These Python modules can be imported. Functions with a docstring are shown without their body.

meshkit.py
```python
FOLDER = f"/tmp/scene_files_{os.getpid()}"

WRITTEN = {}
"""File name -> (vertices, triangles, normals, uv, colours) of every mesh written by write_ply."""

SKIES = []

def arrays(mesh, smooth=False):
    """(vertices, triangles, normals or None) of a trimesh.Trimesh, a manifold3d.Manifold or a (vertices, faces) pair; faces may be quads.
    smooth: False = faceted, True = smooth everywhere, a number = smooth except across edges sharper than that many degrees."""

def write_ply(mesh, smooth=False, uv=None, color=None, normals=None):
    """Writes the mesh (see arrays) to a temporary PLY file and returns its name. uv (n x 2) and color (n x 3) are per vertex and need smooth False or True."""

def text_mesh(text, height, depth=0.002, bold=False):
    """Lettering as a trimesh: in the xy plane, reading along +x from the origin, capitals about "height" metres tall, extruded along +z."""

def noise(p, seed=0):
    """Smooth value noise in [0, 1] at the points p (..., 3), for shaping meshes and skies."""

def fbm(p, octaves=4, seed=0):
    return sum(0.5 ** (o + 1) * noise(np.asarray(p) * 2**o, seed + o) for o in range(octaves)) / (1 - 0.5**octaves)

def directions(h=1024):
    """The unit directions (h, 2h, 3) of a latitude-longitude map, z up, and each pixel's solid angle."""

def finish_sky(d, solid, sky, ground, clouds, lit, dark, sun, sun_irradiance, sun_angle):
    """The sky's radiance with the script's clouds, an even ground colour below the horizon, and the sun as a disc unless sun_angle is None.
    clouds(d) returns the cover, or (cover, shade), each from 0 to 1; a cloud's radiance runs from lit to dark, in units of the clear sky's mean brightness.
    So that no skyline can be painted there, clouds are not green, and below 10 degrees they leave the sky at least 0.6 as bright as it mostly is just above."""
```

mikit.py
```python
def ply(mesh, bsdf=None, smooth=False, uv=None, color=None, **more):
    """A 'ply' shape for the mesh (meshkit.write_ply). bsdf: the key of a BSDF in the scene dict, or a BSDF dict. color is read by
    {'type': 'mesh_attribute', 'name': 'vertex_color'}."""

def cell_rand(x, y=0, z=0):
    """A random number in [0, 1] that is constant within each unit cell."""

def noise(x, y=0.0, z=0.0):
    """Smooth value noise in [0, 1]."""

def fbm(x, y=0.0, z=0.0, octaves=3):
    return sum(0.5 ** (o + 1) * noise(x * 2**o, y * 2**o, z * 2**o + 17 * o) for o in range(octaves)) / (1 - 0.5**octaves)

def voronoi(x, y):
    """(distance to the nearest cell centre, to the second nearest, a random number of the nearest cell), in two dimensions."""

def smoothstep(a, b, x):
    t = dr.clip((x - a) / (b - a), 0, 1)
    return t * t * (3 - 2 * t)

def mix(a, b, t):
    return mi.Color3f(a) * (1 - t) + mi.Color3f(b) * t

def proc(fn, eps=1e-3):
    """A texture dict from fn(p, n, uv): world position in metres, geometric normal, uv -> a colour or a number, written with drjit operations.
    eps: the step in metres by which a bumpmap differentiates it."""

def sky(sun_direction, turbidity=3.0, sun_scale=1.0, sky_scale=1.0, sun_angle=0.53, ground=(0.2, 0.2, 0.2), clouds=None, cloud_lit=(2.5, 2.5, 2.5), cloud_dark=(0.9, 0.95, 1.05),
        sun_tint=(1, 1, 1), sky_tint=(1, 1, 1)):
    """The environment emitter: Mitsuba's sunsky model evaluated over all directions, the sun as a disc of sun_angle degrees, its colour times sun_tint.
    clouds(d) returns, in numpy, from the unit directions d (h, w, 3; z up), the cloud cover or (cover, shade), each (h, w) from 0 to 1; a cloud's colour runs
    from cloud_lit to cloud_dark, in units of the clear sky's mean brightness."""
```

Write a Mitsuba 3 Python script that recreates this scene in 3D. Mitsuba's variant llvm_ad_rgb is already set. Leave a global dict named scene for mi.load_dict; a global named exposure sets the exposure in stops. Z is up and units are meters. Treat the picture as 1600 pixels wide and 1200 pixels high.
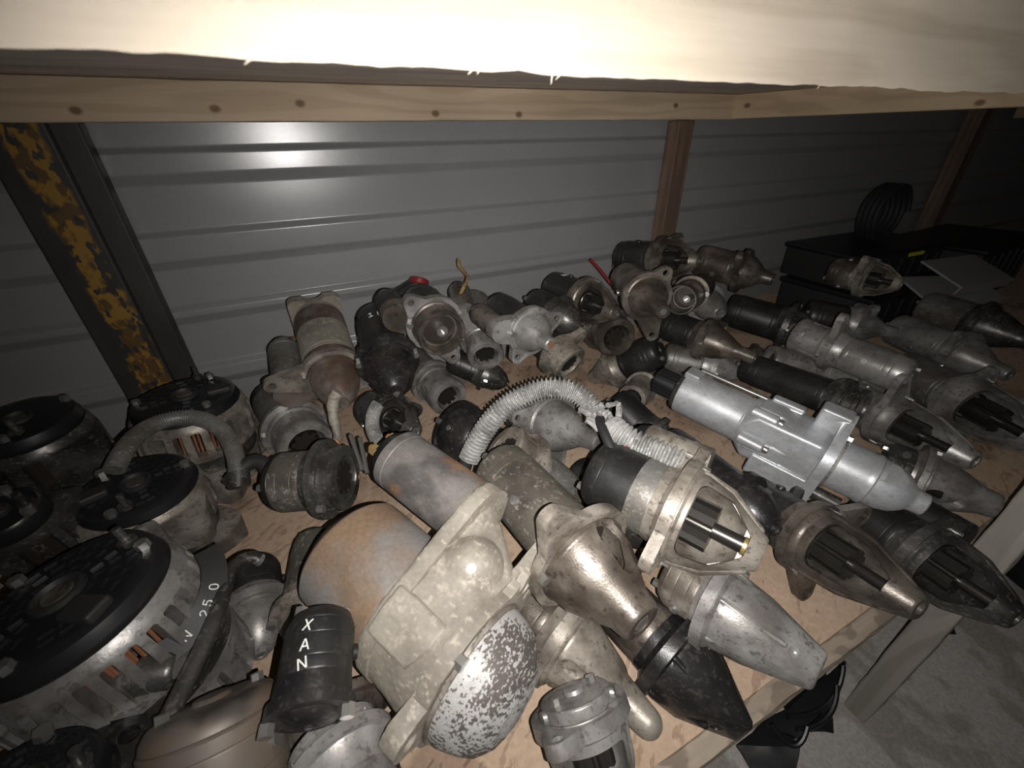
import math, random
import numpy as np, trimesh, drjit as dr, mitsuba as mi, manifold3d as m3
import mikit, meshkit
from mikit import proc, noise, fbm, voronoi, smoothstep, mix

T4 = mi.ScalarTransform4f
scene = {'type': 'scene'}
labels = {}

# ------------------------------------------------------------------ camera, light, exposure
CAM = np.array([0.0, 0.0, 0.52])                       # a phone held between two shelves
FWD, UPV = np.array([0.367, 0.778, -0.510]), np.array([0.236, 0.453, 0.860])
RIGHT = np.array([0.900, -0.436, -0.017])
scene['camera'] = {'type': 'thinlens', 'to_world': T4().look_at(origin=CAM.tolist(), target=(CAM + FWD).tolist(), up=UPV.tolist()),
                   'fov': 101.67, 'fov_axis': 'x', 'aperture_radius': 0.0008, 'focus_distance': 0.50, 'near_clip': 0.02, 'far_clip': 30.0}
exposure = 0.0
FL = CAM + 0.014 * RIGHT - 0.006 * UPV                 # the phone's flash, beside its lens
scene['flash'] = {'type': 'spot', 'to_world': T4().look_at(origin=FL.tolist(), target=(FL + FWD + 0.15 * RIGHT).tolist(), up=UPV.tolist()),
                  'intensity': {'type': 'rgb', 'value': [1.80, 1.74, 1.66]}, 'cutoff_angle': 71.0, 'beam_width': 18.0}

scene['room_light'] = {'type': 'constant', 'radiance': {'type': 'rgb', 'value': [0.010, 0.010, 0.010]}}   # faint light of the open store room

# ------------------------------------------------------------------ materials
def rgb(*v): return {'type': 'rgb', 'value': list(map(float, v if len(v) == 3 else v * 3))}

def mat(key, color, rough=0.5, metal=0.0, spec=0.5, bump=None, **k):
    col = color if isinstance(color, dict) else rgb(*color)
    b = {'type': 'principled', 'base_color': col, 'roughness': rough, 'metallic': metal, 'specular': spec, **k}
    if bump: b = {'type': 'bumpmap', 'arbitrary': bump[0], 'scale': bump[1], 'bsdf': b}
    scene[key] = {'type': 'twosided', 'bsdf': b}

def turn(p):
    """coordinates turned off the axes, so that the noise lattice never lines up with a surface"""
    return (p.x * .77 + p.y * .49 - p.z * .41, -p.x * .55 + p.y * .83 + p.z * .10 + 3.1, p.x * .38 + p.y * .15 + p.z * .91 + 7.7)
def mottle(a, b, c, s=60.0, lo=.42, hi=.62, fine=420.0, k=.35):
    """colour a with soft patches of b (size 1/s) and small flecks of c"""
    def fn(p, n, uv):
        x, y, z = turn(p)
        t = smoothstep(lo - .13, hi + .13, fbm(x * s * .55, y * s * .55, z * s * .55, 5))
        g = fbm(x * fine, y * fine, z * fine, 3)
        q = fbm(x * s * 2.3 + 5, y * s * 2.3, z * s * 2.3, 2)
        base = mix(a, b, t)
        base = mix(base, c, smoothstep(.54, .70, g * .5 + q * .5) * k * 2)
        return base * (0.80 + 0.40 * g)
    return proc(fn)

def cast_bump(p, n, uv):
    x, y, z = turn(p)
    return fbm(x * 700, y * 700, z * 700, 3) + .4 * noise(x * 150, y * 150, z * 150)
CB = proc(cast_bump, 4e-4)

mat('mat_alu', mottle((.36, .35, .34), (.17, .155, .145), (.09, .078, .066), 60, .36, .60), .40, .48, bump=(CB, .00012))
mat('mat_alu_warm', mottle((.32, .29, .25), (.12, .10, .083), (.06, .047, .038), 70, .38, .60), .44, .36, bump=(CB, .00016))
mat('mat_alu_dark', mottle((.105, .10, .096), (.04, .036, .032), (.20, .19, .18), 70), .36, .60)
mat('mat_alu_grime', mottle((.066, .053, .043), (.19, .165, .140), (.026, .021, .018), 60, .46, .68), .38, .45, bump=(CB, .00016))
mat('mat_silver', mottle((.43, .44, .46), (.31, .315, .325), (.24, .24, .24), 60, .36, .66, 420, .30), .42, .38, bump=(CB, .00009))
mat('mat_satin', mottle((.36, .35, .335), (.19, .18, .172), (.12, .11, .10), 45, .48, .62), .38, .52)
mat('mat_tan_cast', mottle((.235, .213, .178), (.155, .137, .115), (.31, .28, .23), 60, .42, .60, 330, .35), .62, .10, bump=(CB, .00025))

def rust_fn(p, n, uv):
    x, y, z = turn(p)
    t = smoothstep(.40, .66, fbm(x * 15 + 3.7, y * 15 + 1.2, z * 15, 5))
    u = smoothstep(.46, .72, fbm(x * 24 + 9, y * 24, z * 24, 5))
    g = fbm(x * 380, y * 380, z * 380, 3)
    c = mix((.185, .172, .165), (.185, .125, .082), t)
    c = mix(c, (.115, .096, .080), u * .75)
    return c * (.78 + .44 * g)
mat('mat_rust_yoke', proc(rust_fn), .55, .12, bump=(CB, .00025))

def solenoid_fn(p, n, uv):
    x, y, z = turn(p)
    t = smoothstep(.50, .72, fbm(x * 20 + 11.3, y * 20 + 4.2, z * 20, 5))
    u = smoothstep(.36, .66, fbm(x * 34 + 2, y * 34, z * 34, 5))
    g = fbm(x * 400, y * 400, z * 400, 3)
    c = mix((.165, .152, .142), (.085, .078, .075), u)
    return mix(c, (.27, .135, .060), t * .8) * (.78 + .44 * g)
mat('mat_rust_solenoid', proc(solenoid_fn), .48, .25)

def speckle_fn(p, n, uv):
    x, y, z = turn(p)
    a = fbm(x * 400, y * 620, z * 400, 4)
    m = fbm(x * 30 + 2.1, y * 30 + 7, z * 30, 3)
    t = smoothstep(.47, .56, a + (m - .46) * .9)
    g = noise(x * 1500, y * 1500, z * 1500)
    return mix((.080, .069, .062), (.31, .304, .295), t) * (.8 + .35 * g)
mat('mat_speckled', proc(speckle_fn), .55, .15)

def rust_dark_fn(p, n, uv):
    x, y, z = turn(p)
    t = smoothstep(.36, .68, fbm(x * 40, y * 40, z * 40, 5))
    return mix((.085, .056, .044), (.16, .135, .12), t)
mat('mat_rust_dark', proc(rust_dark_fn), .5, .3)
def rust2_fn(p, n, uv):
    x, y, z = turn(p)
    t = smoothstep(.42, .70, fbm(x * 24 + 5, y * 24, z * 24, 5))
    u = smoothstep(.46, .62, fbm(x * 15, y * 15 + 8, z * 15, 5))
    return mix(mix((.125, .108, .093), (.135, .098, .072), t), (.022, .020, .018), u * .9)
mat('mat_rust_yoke2', proc(rust2_fn), .5, .2)
mat('mat_yoke_olive', mottle((.11, .098, .082), (.055, .048, .042), (.24, .22, .19), 60, .45, .6), .48, .35)
mat('mat_yoke_gray', mottle((.17, .165, .155), (.10, .085, .072), (.25, .24, .22), 45, .48, .62), .46, .40)
mat('mat_yoke_black', mottle((.011, .0105, .0105), (.024, .022, .020), (.05, .046, .042), 60, .5, .7, 420, .12), .42, 0.0)
mat('mat_cast_black', mottle((.012, .011, .012), (.026, .023, .022), (.09, .08, .07), 80, .5, .7, 420, .14), .33, .1, bump=(CB, .00014))
mat('mat_steel', (.42, .41, .39), .32, .85)
mat('mat_pinion', (.10, .092, .085), .30, .85)
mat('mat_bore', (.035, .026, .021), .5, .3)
mat('mat_copper', (.34, .155, .085), .45, .5)
mat('mat_brass', (.50, .36, .16), .38, .7)
mat('mat_plastic_black', (.011, .011, .012), .36)
mat('mat_plastic_matte', (.016, .0155, .016), .6)
mat('mat_white_paint', (.62, .61, .58), .7)
mat('mat_red_plastic', (.17, .016, .019), .4)
mat('mat_yellow', (.55, .48, .06), .6)
mat('mat_blue_plastic', (.30, .44, .55), .45)
mat('mat_wire_amber', mottle((.30, .20, .07), (.16, .11, .05), (.4, .33, .2), 120), .5)
mat('mat_hose', mottle((.27, .265, .255), (.12, .117, .11), (.42, .41, .39), 90, .48, .62, 350, .35), .8)
mat('mat_rubber', (.014, .014, .015), .65)

def wood(ax, light, dark, knots=True):
    def fn(p, n, uv):
        a, b, c = (p.x, p.y, p.z) if ax == 0 else ((p.y, p.x, p.z) if ax == 1 else (p.z, p.x, p.y))
        w = fbm(a * 3.2, b * 22 + 3, c * 22, 3)
        ring = .5 + .5 * dr.sin((c * 190 + b * 90) + w * 16)
        g = fbm(a * 26, b * 420, c * 420, 3)
        col = mix(light, dark, smoothstep(.3, .9, ring) * .45 + g * .35)
        if knots:
            u = a * 5.2
            cell = dr.floor(u)
            r1, r2, r3 = mikit.cell_rand(cell, 3, 1), mikit.cell_rand(cell, 7, 2), mikit.cell_rand(cell, 9, 5)
            da = (u - cell - (.2 + .6 * r1)) / 5.2
            dc = (c - dr.floor(c / .05) * .05) - (.008 + .034 * r2)
            d = dr.sqrt(dr.square(da * .8) + dr.square(dc) * 1.3)
            col = mix(col, (dark[0] * .42, dark[1] * .36, dark[2] * .32), (1 - smoothstep(.003, .0085, d)) * smoothstep(.35, .4, r3))
        return col * (.85 + .3 * noise(a * 7, b * 30, c * 30))
    return proc(fn)
mat('mat_pine', wood(0, (.58, .455, .32), (.44, .325, .21)), .7)
mat('mat_pine_cross', wood(1, (.56, .42, .27), (.42, .295, .18)), .7)
mat('mat_post_wood', wood(2, (.32, .295, .26), (.21, .19, .16), False), .8)
mat('mat_post_brown', wood(2, (.20, .13, .095), (.09, .06, .045), False), .7)
mat('mat_fascia', wood(0, (.34, .295, .24), (.24, .20, .15), False), .85)
mat('mat_underside', wood(0, (.52, .45, .39), (.42, .36, .31), False), .85)

def board_fn(p, n, uv):
    x, y, z = turn(p)
    g = fbm(x * 260, y * 260, 0, 3)
    f = fbm(x * 16, y * 9, 2, 5)
    s = smoothstep(.56, .72, fbm(x * 12 + 4, y * 12, 5, 5))
    q = smoothstep(.60, .70, fbm(x * 60, y * 150 + 9, 8, 5))
    c = mix((.46, .335, .245), (.38, .27, .19), f)
    c = mix(c, (.16, .10, .065), s * .55 + q * .45)
    return c * (.85 + .3 * g)
mat('mat_board', proc(board_fn), .75)
def edge_fn(p, n, uv):
    w = fbm(p.x * 8, p.y * 200, p.z * 300, 3)
    s = smoothstep(.52, .64, fbm(p.x * 40, p.y * 90, p.z * 90, 3))
    return mix(mix((.34, .28, .22), (.21, .17, .13), w), (.11, .085, .065), s * .6)
mat('mat_board_edge', proc(edge_fn), .75)

def sheet_fn(p, n, uv):
    x, y, z = turn(p)
    d = fbm(x * 3, y * 3, z * 5, 5)
    return mix((.34, .34, .345), (.28, .28, .285), d) * (.94 + .12 * noise(x * 500, y * 500, z * 500))
mat('mat_sheet', proc(sheet_fn), .27, .15, .45)

def post_fn(p, n, uv):
    w = fbm(p.z * 14, p.x * 30, 1, 4)
    e = fbm(p.z * 55, p.x * 90, 3, 4)
    x = p.x + .322 + (w - .5) * .022
    band = (1 - smoothstep(.019, .027, dr.abs(x)))
    chip = smoothstep(.40, .49, e + (0.021 - dr.abs(x)) * 5)
    crack = smoothstep(.42, .58, fbm(p.z * 60, p.x * 100, 9, 5))
    yel = mix((.30, .165, .030), (.11, .062, .02), crack)
    dark = mix((.026, .024, .024), (.055, .049, .045), w)
    return mix(dark, yel, band * chip)
mat('mat_post_painted', proc(post_fn), .55)

def floor_fn(p, n, uv):
    a = fbm(p.x * 5, p.y * 5, 0, 4)
    b = smoothstep(.52, .66, fbm(p.x * 17 + 3, p.y * 12, 2, 4))
    g = noise(p.x * 300, p.y * 300, 0)
    return mix(mix((.58, .545, .515), (.46, .43, .40), a), (.27, .235, .20), b * .6) * (.85 + .3 * g)
mat('mat_concrete', proc(floor_fn), .85)
mat('mat_shed_wall', (.10, .10, .10), .8)

# ------------------------------------------------------------------ geometry helpers
MX = np.array([[0, 0, 1, 0], [1, 0, 0, 0], [0, 1, 0, 0]], float)      # z axis -> x axis
M = m3.Manifold
CS = m3.CrossSection

def toX(m): return m.transform(MX)
def poly(pts): 
    pts = np.asarray(pts, float)
    if np.sum(pts[:, 0] * np.roll(pts[:, 1], -1) - np.roll(pts[:, 0], -1) * pts[:, 1]) < 0: pts = pts[::-1]
    return CS([pts.tolist()])
def rev(profile, n=44):
    """solid of revolution round the x axis from (x, r) points"""
    return toX(poly([(r, x) for x, r in profile]).revolve(n))
def cyl(x0, x1, r0, r1=None, n=40, y=0, z=0):
    return toX(M.cylinder(x1 - x0, r0, r0 if r1 is None else r1, n)).translate([x0, y, z])
def ext(cs, x0, x1): return toX(cs.extrude(x1 - x0)).translate([x0, 0, 0])     # outline in (y, z)
def disc(r, y=0, z=0, n=40): return CS.circle(r, n).translate([y, z])
def pol(ph, d):                                                         # clock angle seen from the tail, 0 = up
    a = math.radians(ph)
    return (-math.sin(a) * d, math.cos(a) * d)
def box(x0, x1, y0, y1, z0, z1): return M.cube([x1 - x0, y1 - y0, z1 - z0]).translate([x0, y0, z0])
def rbox(x0, x1, y0, y1, z0, z1, r=.003, n=12):
    s = M.sphere(r, n)
    return M.batch_hull([s.translate([x, y, z]) for x in (x0 + r, x1 - r) for y in (y0 + r, y1 - r) for z in (z0 + r, z1 - r)])
def bevel_disc(x0, x1, r, b, n=40, y=0, z=0):
    return rev([(x0, 0), (x0, r - b), (x0 + b, r), (x1 - b, r), (x1, r - b), (x1, 0)], n).translate([0, y, z])
def gear(x0, x1, r, teeth=9, depth=.28):
    pts = []
    for i in range(teeth):
        for f, k in ((-.42, 1 - depth), (-.24, 1), (.24, 1), (.42, 1 - depth)):
            a = 2 * math.pi * (i + f) / teeth
            pts.append((r * k * math.cos(a), r * k * math.sin(a)))
    return ext(poly(pts), x0, x1)
def hexnut(x0, x1, r, y=0, z=0): return toX(M.cylinder(x1 - x0, r, r, 6)).translate([x0, y, z])
def frame(a, origin, up=(0, 0, 1)):
    a = np.asarray(a, float) / np.linalg.norm(a)
    u = np.asarray(up, float)
    if abs(a @ u) > .999 * np.linalg.norm(u): u = np.array([1.0, 0, 0])
    u = u - a * (a @ u); u /= np.linalg.norm(u)
    return np.c_[a, np.cross(u, a), u, np.asarray(origin, float)]        # 3 x 4: local (x, y, z) -> world

used = set()
def number(name):
    k, i = name, 0
    while k in used: i += 1; k = f'{name}_{i:03d}'
    used.add(k); return k
def put(key, mesh, m, smooth=38, Fm=None):
    """one mesh of the scene"""
    if isinstance(mesh, m3.Manifold):
        if mesh.is_empty(): return None
        if Fm is not None: mesh = mesh.transform(Fm)
    elif Fm is not None:
        mesh = mesh.copy(); mesh.apply_transform(np.vstack([Fm, [0, 0, 0, 1]]))
    scene[key] = mikit.ply(mesh, 'mat_' + m, smooth=smooth)
    return key
class Thing:
    def __init__(s, name, label, cat, Fm=None, group=None):
        s.key, s.F = number(name), Fm
        labels[s.key] = {'label': label, 'category': cat}
        if group: labels[s.key]['group'] = group
    def add(s, part, mesh, m, smooth=38, label=None, under=None, kind=None):
        k = number((under or s.key) + '__' + part)
        if put(k, mesh, m, smooth, s.F) is None: return k
        if label or kind: labels[k] = {**({'label': label} if label else {}), **({'kind': kind} if kind else {})}
        return k
def single(name, mesh, m, label, cat, smooth=38, group=None, Fm=None):
    k = number(name); put(k, mesh, m, smooth, Fm)
    labels[k] = {'label': label, 'category': cat, **({'group': group} if group else {})}
def structure(key, mesh, m, smooth=False):
    used.add(key); put(key, mesh, m, smooth); labels[key] = {'label': key.replace('_', ' '), 'kind': 'structure'}

def spline(pts, n=40):
    from scipy.interpolate import CubicSpline
    pts = np.asarray(pts, float)
    t = np.r_[0, np.cumsum(np.linalg.norm(np.diff(pts, axis=0), axis=1))]
    return CubicSpline(t, pts)(np.linspace(0, t[-1], n))
def tube(path, r, n=12, closed=True):
    """swept tube; r a number or one radius per path point"""
    path = np.asarray(path, float); k = len(path); r = np.broadcast_to(r, k)
    tan = np.gradient(path, axis=0); tan /= np.linalg.norm(tan, axis=1, keepdims=True)
    assert np.isfinite(tan).all(), path
    u = np.cross(tan[0], [.13, .37, .92]); u /= np.linalg.norm(u)
    V = []
    for i in range(k):
        u = u - tan[i] * (u @ tan[i]); u /= np.linalg.norm(u); w = np.cross(tan[i], u)
        for j in range(n):
            a = 2 * math.pi * j / n
            V.append(path[i] + r[i] * (math.cos(a) * u + math.sin(a) * w))
    Fc = []
    for i in range(k - 1):
        for j in range(n):
            a, b, c, d = i * n + j, i * n + (j + 1) % n, (i + 1) * n + (j + 1) % n, (i + 1) * n + j
            Fc += [[a, b, c], [a, c, d]]
    if closed:
        V += [path[0], path[-1]]; s, e = len(V) - 2, len(V) - 1
        for j in range(n):
            Fc += [[s, (j + 1) % n, j], [e, (k - 1) * n + j, (k - 1) * n + (j + 1) % n]]
    mesh = trimesh.Trimesh(np.array(V), np.array(Fc), process=False)
    if mesh.volume < 0: mesh.invert()
    return mesh
def corrugated(pts, r, pitch=.0035, depth=.16, n=14):
    path = spline(pts, 8); L = np.linalg.norm(np.diff(spline(pts, 200), axis=0), axis=1).sum()
    k = int(L / pitch) * 4
    path = spline(pts, k)
    rr = r * (1 - depth * (np.arange(k) % 4 >= 2))
    return tube(path, rr, n)
def wobble(mesh, amp, freq, seed=0):
    v = mesh.vertices
    d = np.stack([meshkit.fbm(v * freq + 13 * i, 3, seed + i) - .5 for i in range(3)], 1)
    mesh = mesh.copy(); mesh.vertices = v + d * 2 * amp
    return mesh

# ------------------------------------------------------------------ the place: shelf, wall, posts, beams
FLOOR_Z, WALL_Y = -0.374, 0.97
structure('floor', trimesh.creation.box(bounds=[[-2.5, -3.0, FLOOR_Z - .1], [6, 1.6, FLOOR_Z]]), 'concrete')
# back wall of ribbed sheet: protruding trapezoid ribs in pairs, an overlap seam
def wall_profile():
    pts, z = [], -0.40
    ribs = [(-.33, -.285), (-.20, -.155), (-.055, -.01), (.085, .122), (.222, .246), (.327, .381), (.467, .511), (.61, .655), (.75, .795)]
    pts.append((0, -.45))
    for lo, hi in ribs:
        pts += [(0, lo - .008), (-.012, lo + .009), (-.012, hi - .004), (0, hi + .004)]
        if abs(lo - .222) < 1e-6: pts += [(0, hi + .006), (-.0025, hi + .0062)]       # the upper sheet laps over the lower one
    pts.append((pts[-1][0], .90))
    return pts
def rolled(prof, r=.0028):
    """the bends of rolled sheet are round"""
    P = np.array(prof); out = [P[0]]
    for a, b, c in zip(P[:-2], P[1:-1], P[2:]):
        u, w = (a - b), (c - b); lu, lw = np.linalg.norm(u), np.linalg.norm(w)
        k = min(r, lu * .45, lw * .45)
        p, q = b + u / lu * k, b + w / lw * k
        out += [(1 - t) ** 2 * p + 2 * t * (1 - t) * b + t * t * q for t in (0, .25, .5, .75, 1)]
    return [tuple(x) for x in out + [P[-1]]]
def sheet(x0, x1, prof, nx=2, bend=None):
    V, Fc = [], []
    xs = np.linspace(x0, x1, nx)
    for x in xs:
        for y, z in prof: V.append((x, WALL_Y + y, z))
    V = np.array(V); k = len(prof)
    if bend is not None: V[:, 1] += bend(V)
    for i in range(nx - 1):
        for j in range(k - 1):
            a, b, c, d = i * k + j, i * k + j + 1, (i + 1) * k + j + 1, (i + 1) * k + j
            Fc += [[a, b, c], [a, c, d]]
    return trimesh.Trimesh(V, np.array(Fc), process=False)
def dense(prof, step=.006):
    out = []
    for (a, b), (c, d) in zip(prof[:-1], prof[1:]):
        m = max(1, int(math.hypot(c - a, d - b) / step))
        out += [(a + (c - a) * i / m, b + (d - b) * i / m) for i in range(m)]
    return out + [prof[-1]]
def dents(V):
    x, z = V[:, 0], V[:, 2]
    w = .0022 * (meshkit.fbm(np.stack([x * 2.2, z * 7, 0 * x], 1), 3, 4) - .5)
    for cx, cz, r, dpt in ((.305, .487, .012, .004), (.43, .487, .01, .002), (.62, .36, .03, .003), (1.02, .36, .02, .002)):
        w += dpt * np.exp(-((x - cx) ** 2 / r ** 2 + (z - cz) ** 2 / .014 ** 2))
    return w
structure('wall_back', sheet(-1.6, 4.5, dense(rolled(wall_profile()), .012), 260, dents), 'sheet', smooth=45)
structure('wall_right', trimesh.creation.box(bounds=[[4.5, -3, FLOOR_Z], [4.6, 1.2, 2]]), 'shed_wall')

# lower shelf board: fibreboard with a worn timber edge
sh = Thing('storage_shelf', 'wide tan fibreboard shelf carrying the rows of used starter motors', 'shelf')
sh.add('board', rbox(-1.5, 4.4, .085, .945, -.018, 0, .0015, 6), 'board', False)
nx = 300
def edge_strip():
    xs = np.linspace(-1.5, 4.4, 500)
    sec = [(.066, -.022), (.066, -.010), (.066, .0), (.070, .001), (.078, .0008), (.0845, 0), (.0845, -.022)]
    V = np.array([(x, y, z) for x in xs for y, z in sec]); k = len(sec)
    Fc = []
    for i in range(499):
        for j in range(k):
            a, b, c, d = i * k + j, i * k + (j + 1) % k, (i + 1) * k + (j + 1) % k, (i + 1) * k + j
            Fc += [[a, b, c], [a, c, d]]
    m = trimesh.Trimesh(V, np.array(Fc), process=False)
    if m.volume < 0: m.invert()
    return wobble(m, .0016, 38, 3)
sh.add('edge_strip', edge_strip(), 'board_edge', 30, 'worn narrow timber strip along the front edge')
sh.add('bearer', rbox(-1.5, 4.4, .09, .13, -.062, -.0185, .002, 6), 'board_edge', False)
sh.add('bearer', rbox(-1.5, 4.4, .89, .93, -.062, -.0185, .002, 6), 'board_edge', False)

# front upright of the shelf
def upright():
    m = rbox(.680, .716, .030, .065, FLOOR_Z, .66, .003, 8)
    t = m.refine_to_length(.02).to_mesh()
    return wobble(trimesh.Trimesh(t.vert_properties[:, :3], t.tri_verts, process=False), .0022, 24, 8)
single('timber_post', upright(), 'post_wood', 'pale weathered timber upright at the front edge of the shelf, standing on the concrete', 'post', 30)

# upper shelf: underside planks, rear beam, fascia, cross bearer
up = Thing('upper_shelf', 'pine framed upper shelf close above the motors, its front board blown out by the flash', 'shelf')
for i, (y0, y1) in enumerate(((.224, .36), (.363, .56), (.563, .76), (.763, .96))):
    up.add('plank', rbox(-1.5, 4.4, y0, y1, .603 + .001 * (i % 2), .625, .002, 6), 'underside', False)
rb = trimesh.Trimesh(*[(lambda t: (t.vert_properties[:, :3], t.tri_verts))(rbox(-1.5, 1.09, .905, .94, .5485, .6025, .002, 8).refine_to_length(.03).to_mesh())][0], process=False)
up.add('rear_beam', wobble(rb, .0008, 20, 2), 'pine', 30, 'knotty pine beam along the wall')
def fascia():
    n1, n2 = 900, 16
    V, Fc = [], []
    xs = np.linspace(-1.4, 2.4, n1)
    rnd = np.random.RandomState(5)
    jag = (meshkit.fbm(np.stack([xs * 60, xs * 0, xs * 0], 1), 4, 3) - .5) * .0022 + (meshkit.fbm(np.stack([xs * 9, xs * 0 + 4, xs * 0], 1), 2, 7) - .5) * .0025
    prof = [(.200, 0), (.2005, .02), (.200, .045), (.200, .085), (.210, .086), (.222, .085), (.222, .04), (.222, .004)]
    k = len(prof)
    for i, x in enumerate(xs):
        for j, (y, dz) in enumerate(prof):
            V.append((x, y + (.0012 * (meshkit.noise(np.array([x * 40, dz * 90, 0.0]), 5) - .5) if j < 4 else 0), .5435 + dz + (jag[i] if dz < .001 else 0)))
    for i in range(n1 - 1):
        for j in range(k):
            a, b, c, d = i * k + j, i * k + (j + 1) % k, (i + 1) * k + (j + 1) % k, (i + 1) * k + j
            Fc += [[a, b, c], [a, c, d]]
    m = trimesh.Trimesh(np.array(V), np.array(Fc), process=False)
    m.invert() if m.volume < 0 else None
    return m
up.add('front_board', fascia(), 'fascia', 25, 'rough sawn pale front board')
rnd = random.Random(4)
for i, x in enumerate((-.002, .080, .083, .118, .123, .31)):
    l = .0022 + .0025 * rnd.random()
    p0 = np.array([x, .201, .5445]); d = np.array([rnd.uniform(-1.6, .3), .1, -1]); d /= np.linalg.norm(d)
    up.add('splinter', tube(np.array([p0, p0 + d * l * .6, p0 + d * l]), np.array([.0005, .0003, .0001]), 6), 'fascia')
cb = rbox(0, .80, -.02, .02, .5495, .6025, .002, 8)
crossF = frame(np.array([1.245 - 1.075, .165 - .935, 0]), np.array([1.09, .93, 0]))
up.F = crossF
up.add('cross_bearer', cb, 'pine_cross', False, 'pine bearer running from the wall to the front')
cb2 = rbox(0, .76, -.02, .02, .5495, .6025, .002, 8)
up.F = frame(np.array([.02, -1, 0]), np.array([2.75, .93, 0]))
up.add('cross_bearer', cb2, 'pine_cross', False)
up.F = None

# posts at the wall
wp = Thing('steel_post', 'dark steel wall post with a flaking yellow paint stripe', 'post')
post_body = rbox(-.372, -.292, .915, .957, FLOOR_Z, .60, .004, 10)
wp.add('column', post_body, 'post_painted', 30)
wp.add('flange', rbox(-.2935, -.258, .925, .957, FLOOR_Z, .60, .003, 8), 'post_painted', 30)
rp = Thing('rusty_post', 'narrow rusty brown post against the ribbed wall', 'post')
rp.add('column', rbox(.905, .95, .915, .957, .001, .548, .004, 10), 'post_brown', 30)
rp.add('flange', rbox(.9505, .978, .935, .957, .001, .548, .003, 8), 'post_brown', 30)
rp2 = Thing('timber_post', 'dim timber post far back on the right of the shelf', 'post')
rp2.add('column', rbox(2.40, 2.47, .90, .955, .001, .603, .004, 10), 'post_brown', 30)
# ------------------------------------------------------------------ starter motors
YM = {'steel_satin': 'satin'}
def ym(k): return YM.get(k, k)

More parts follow.
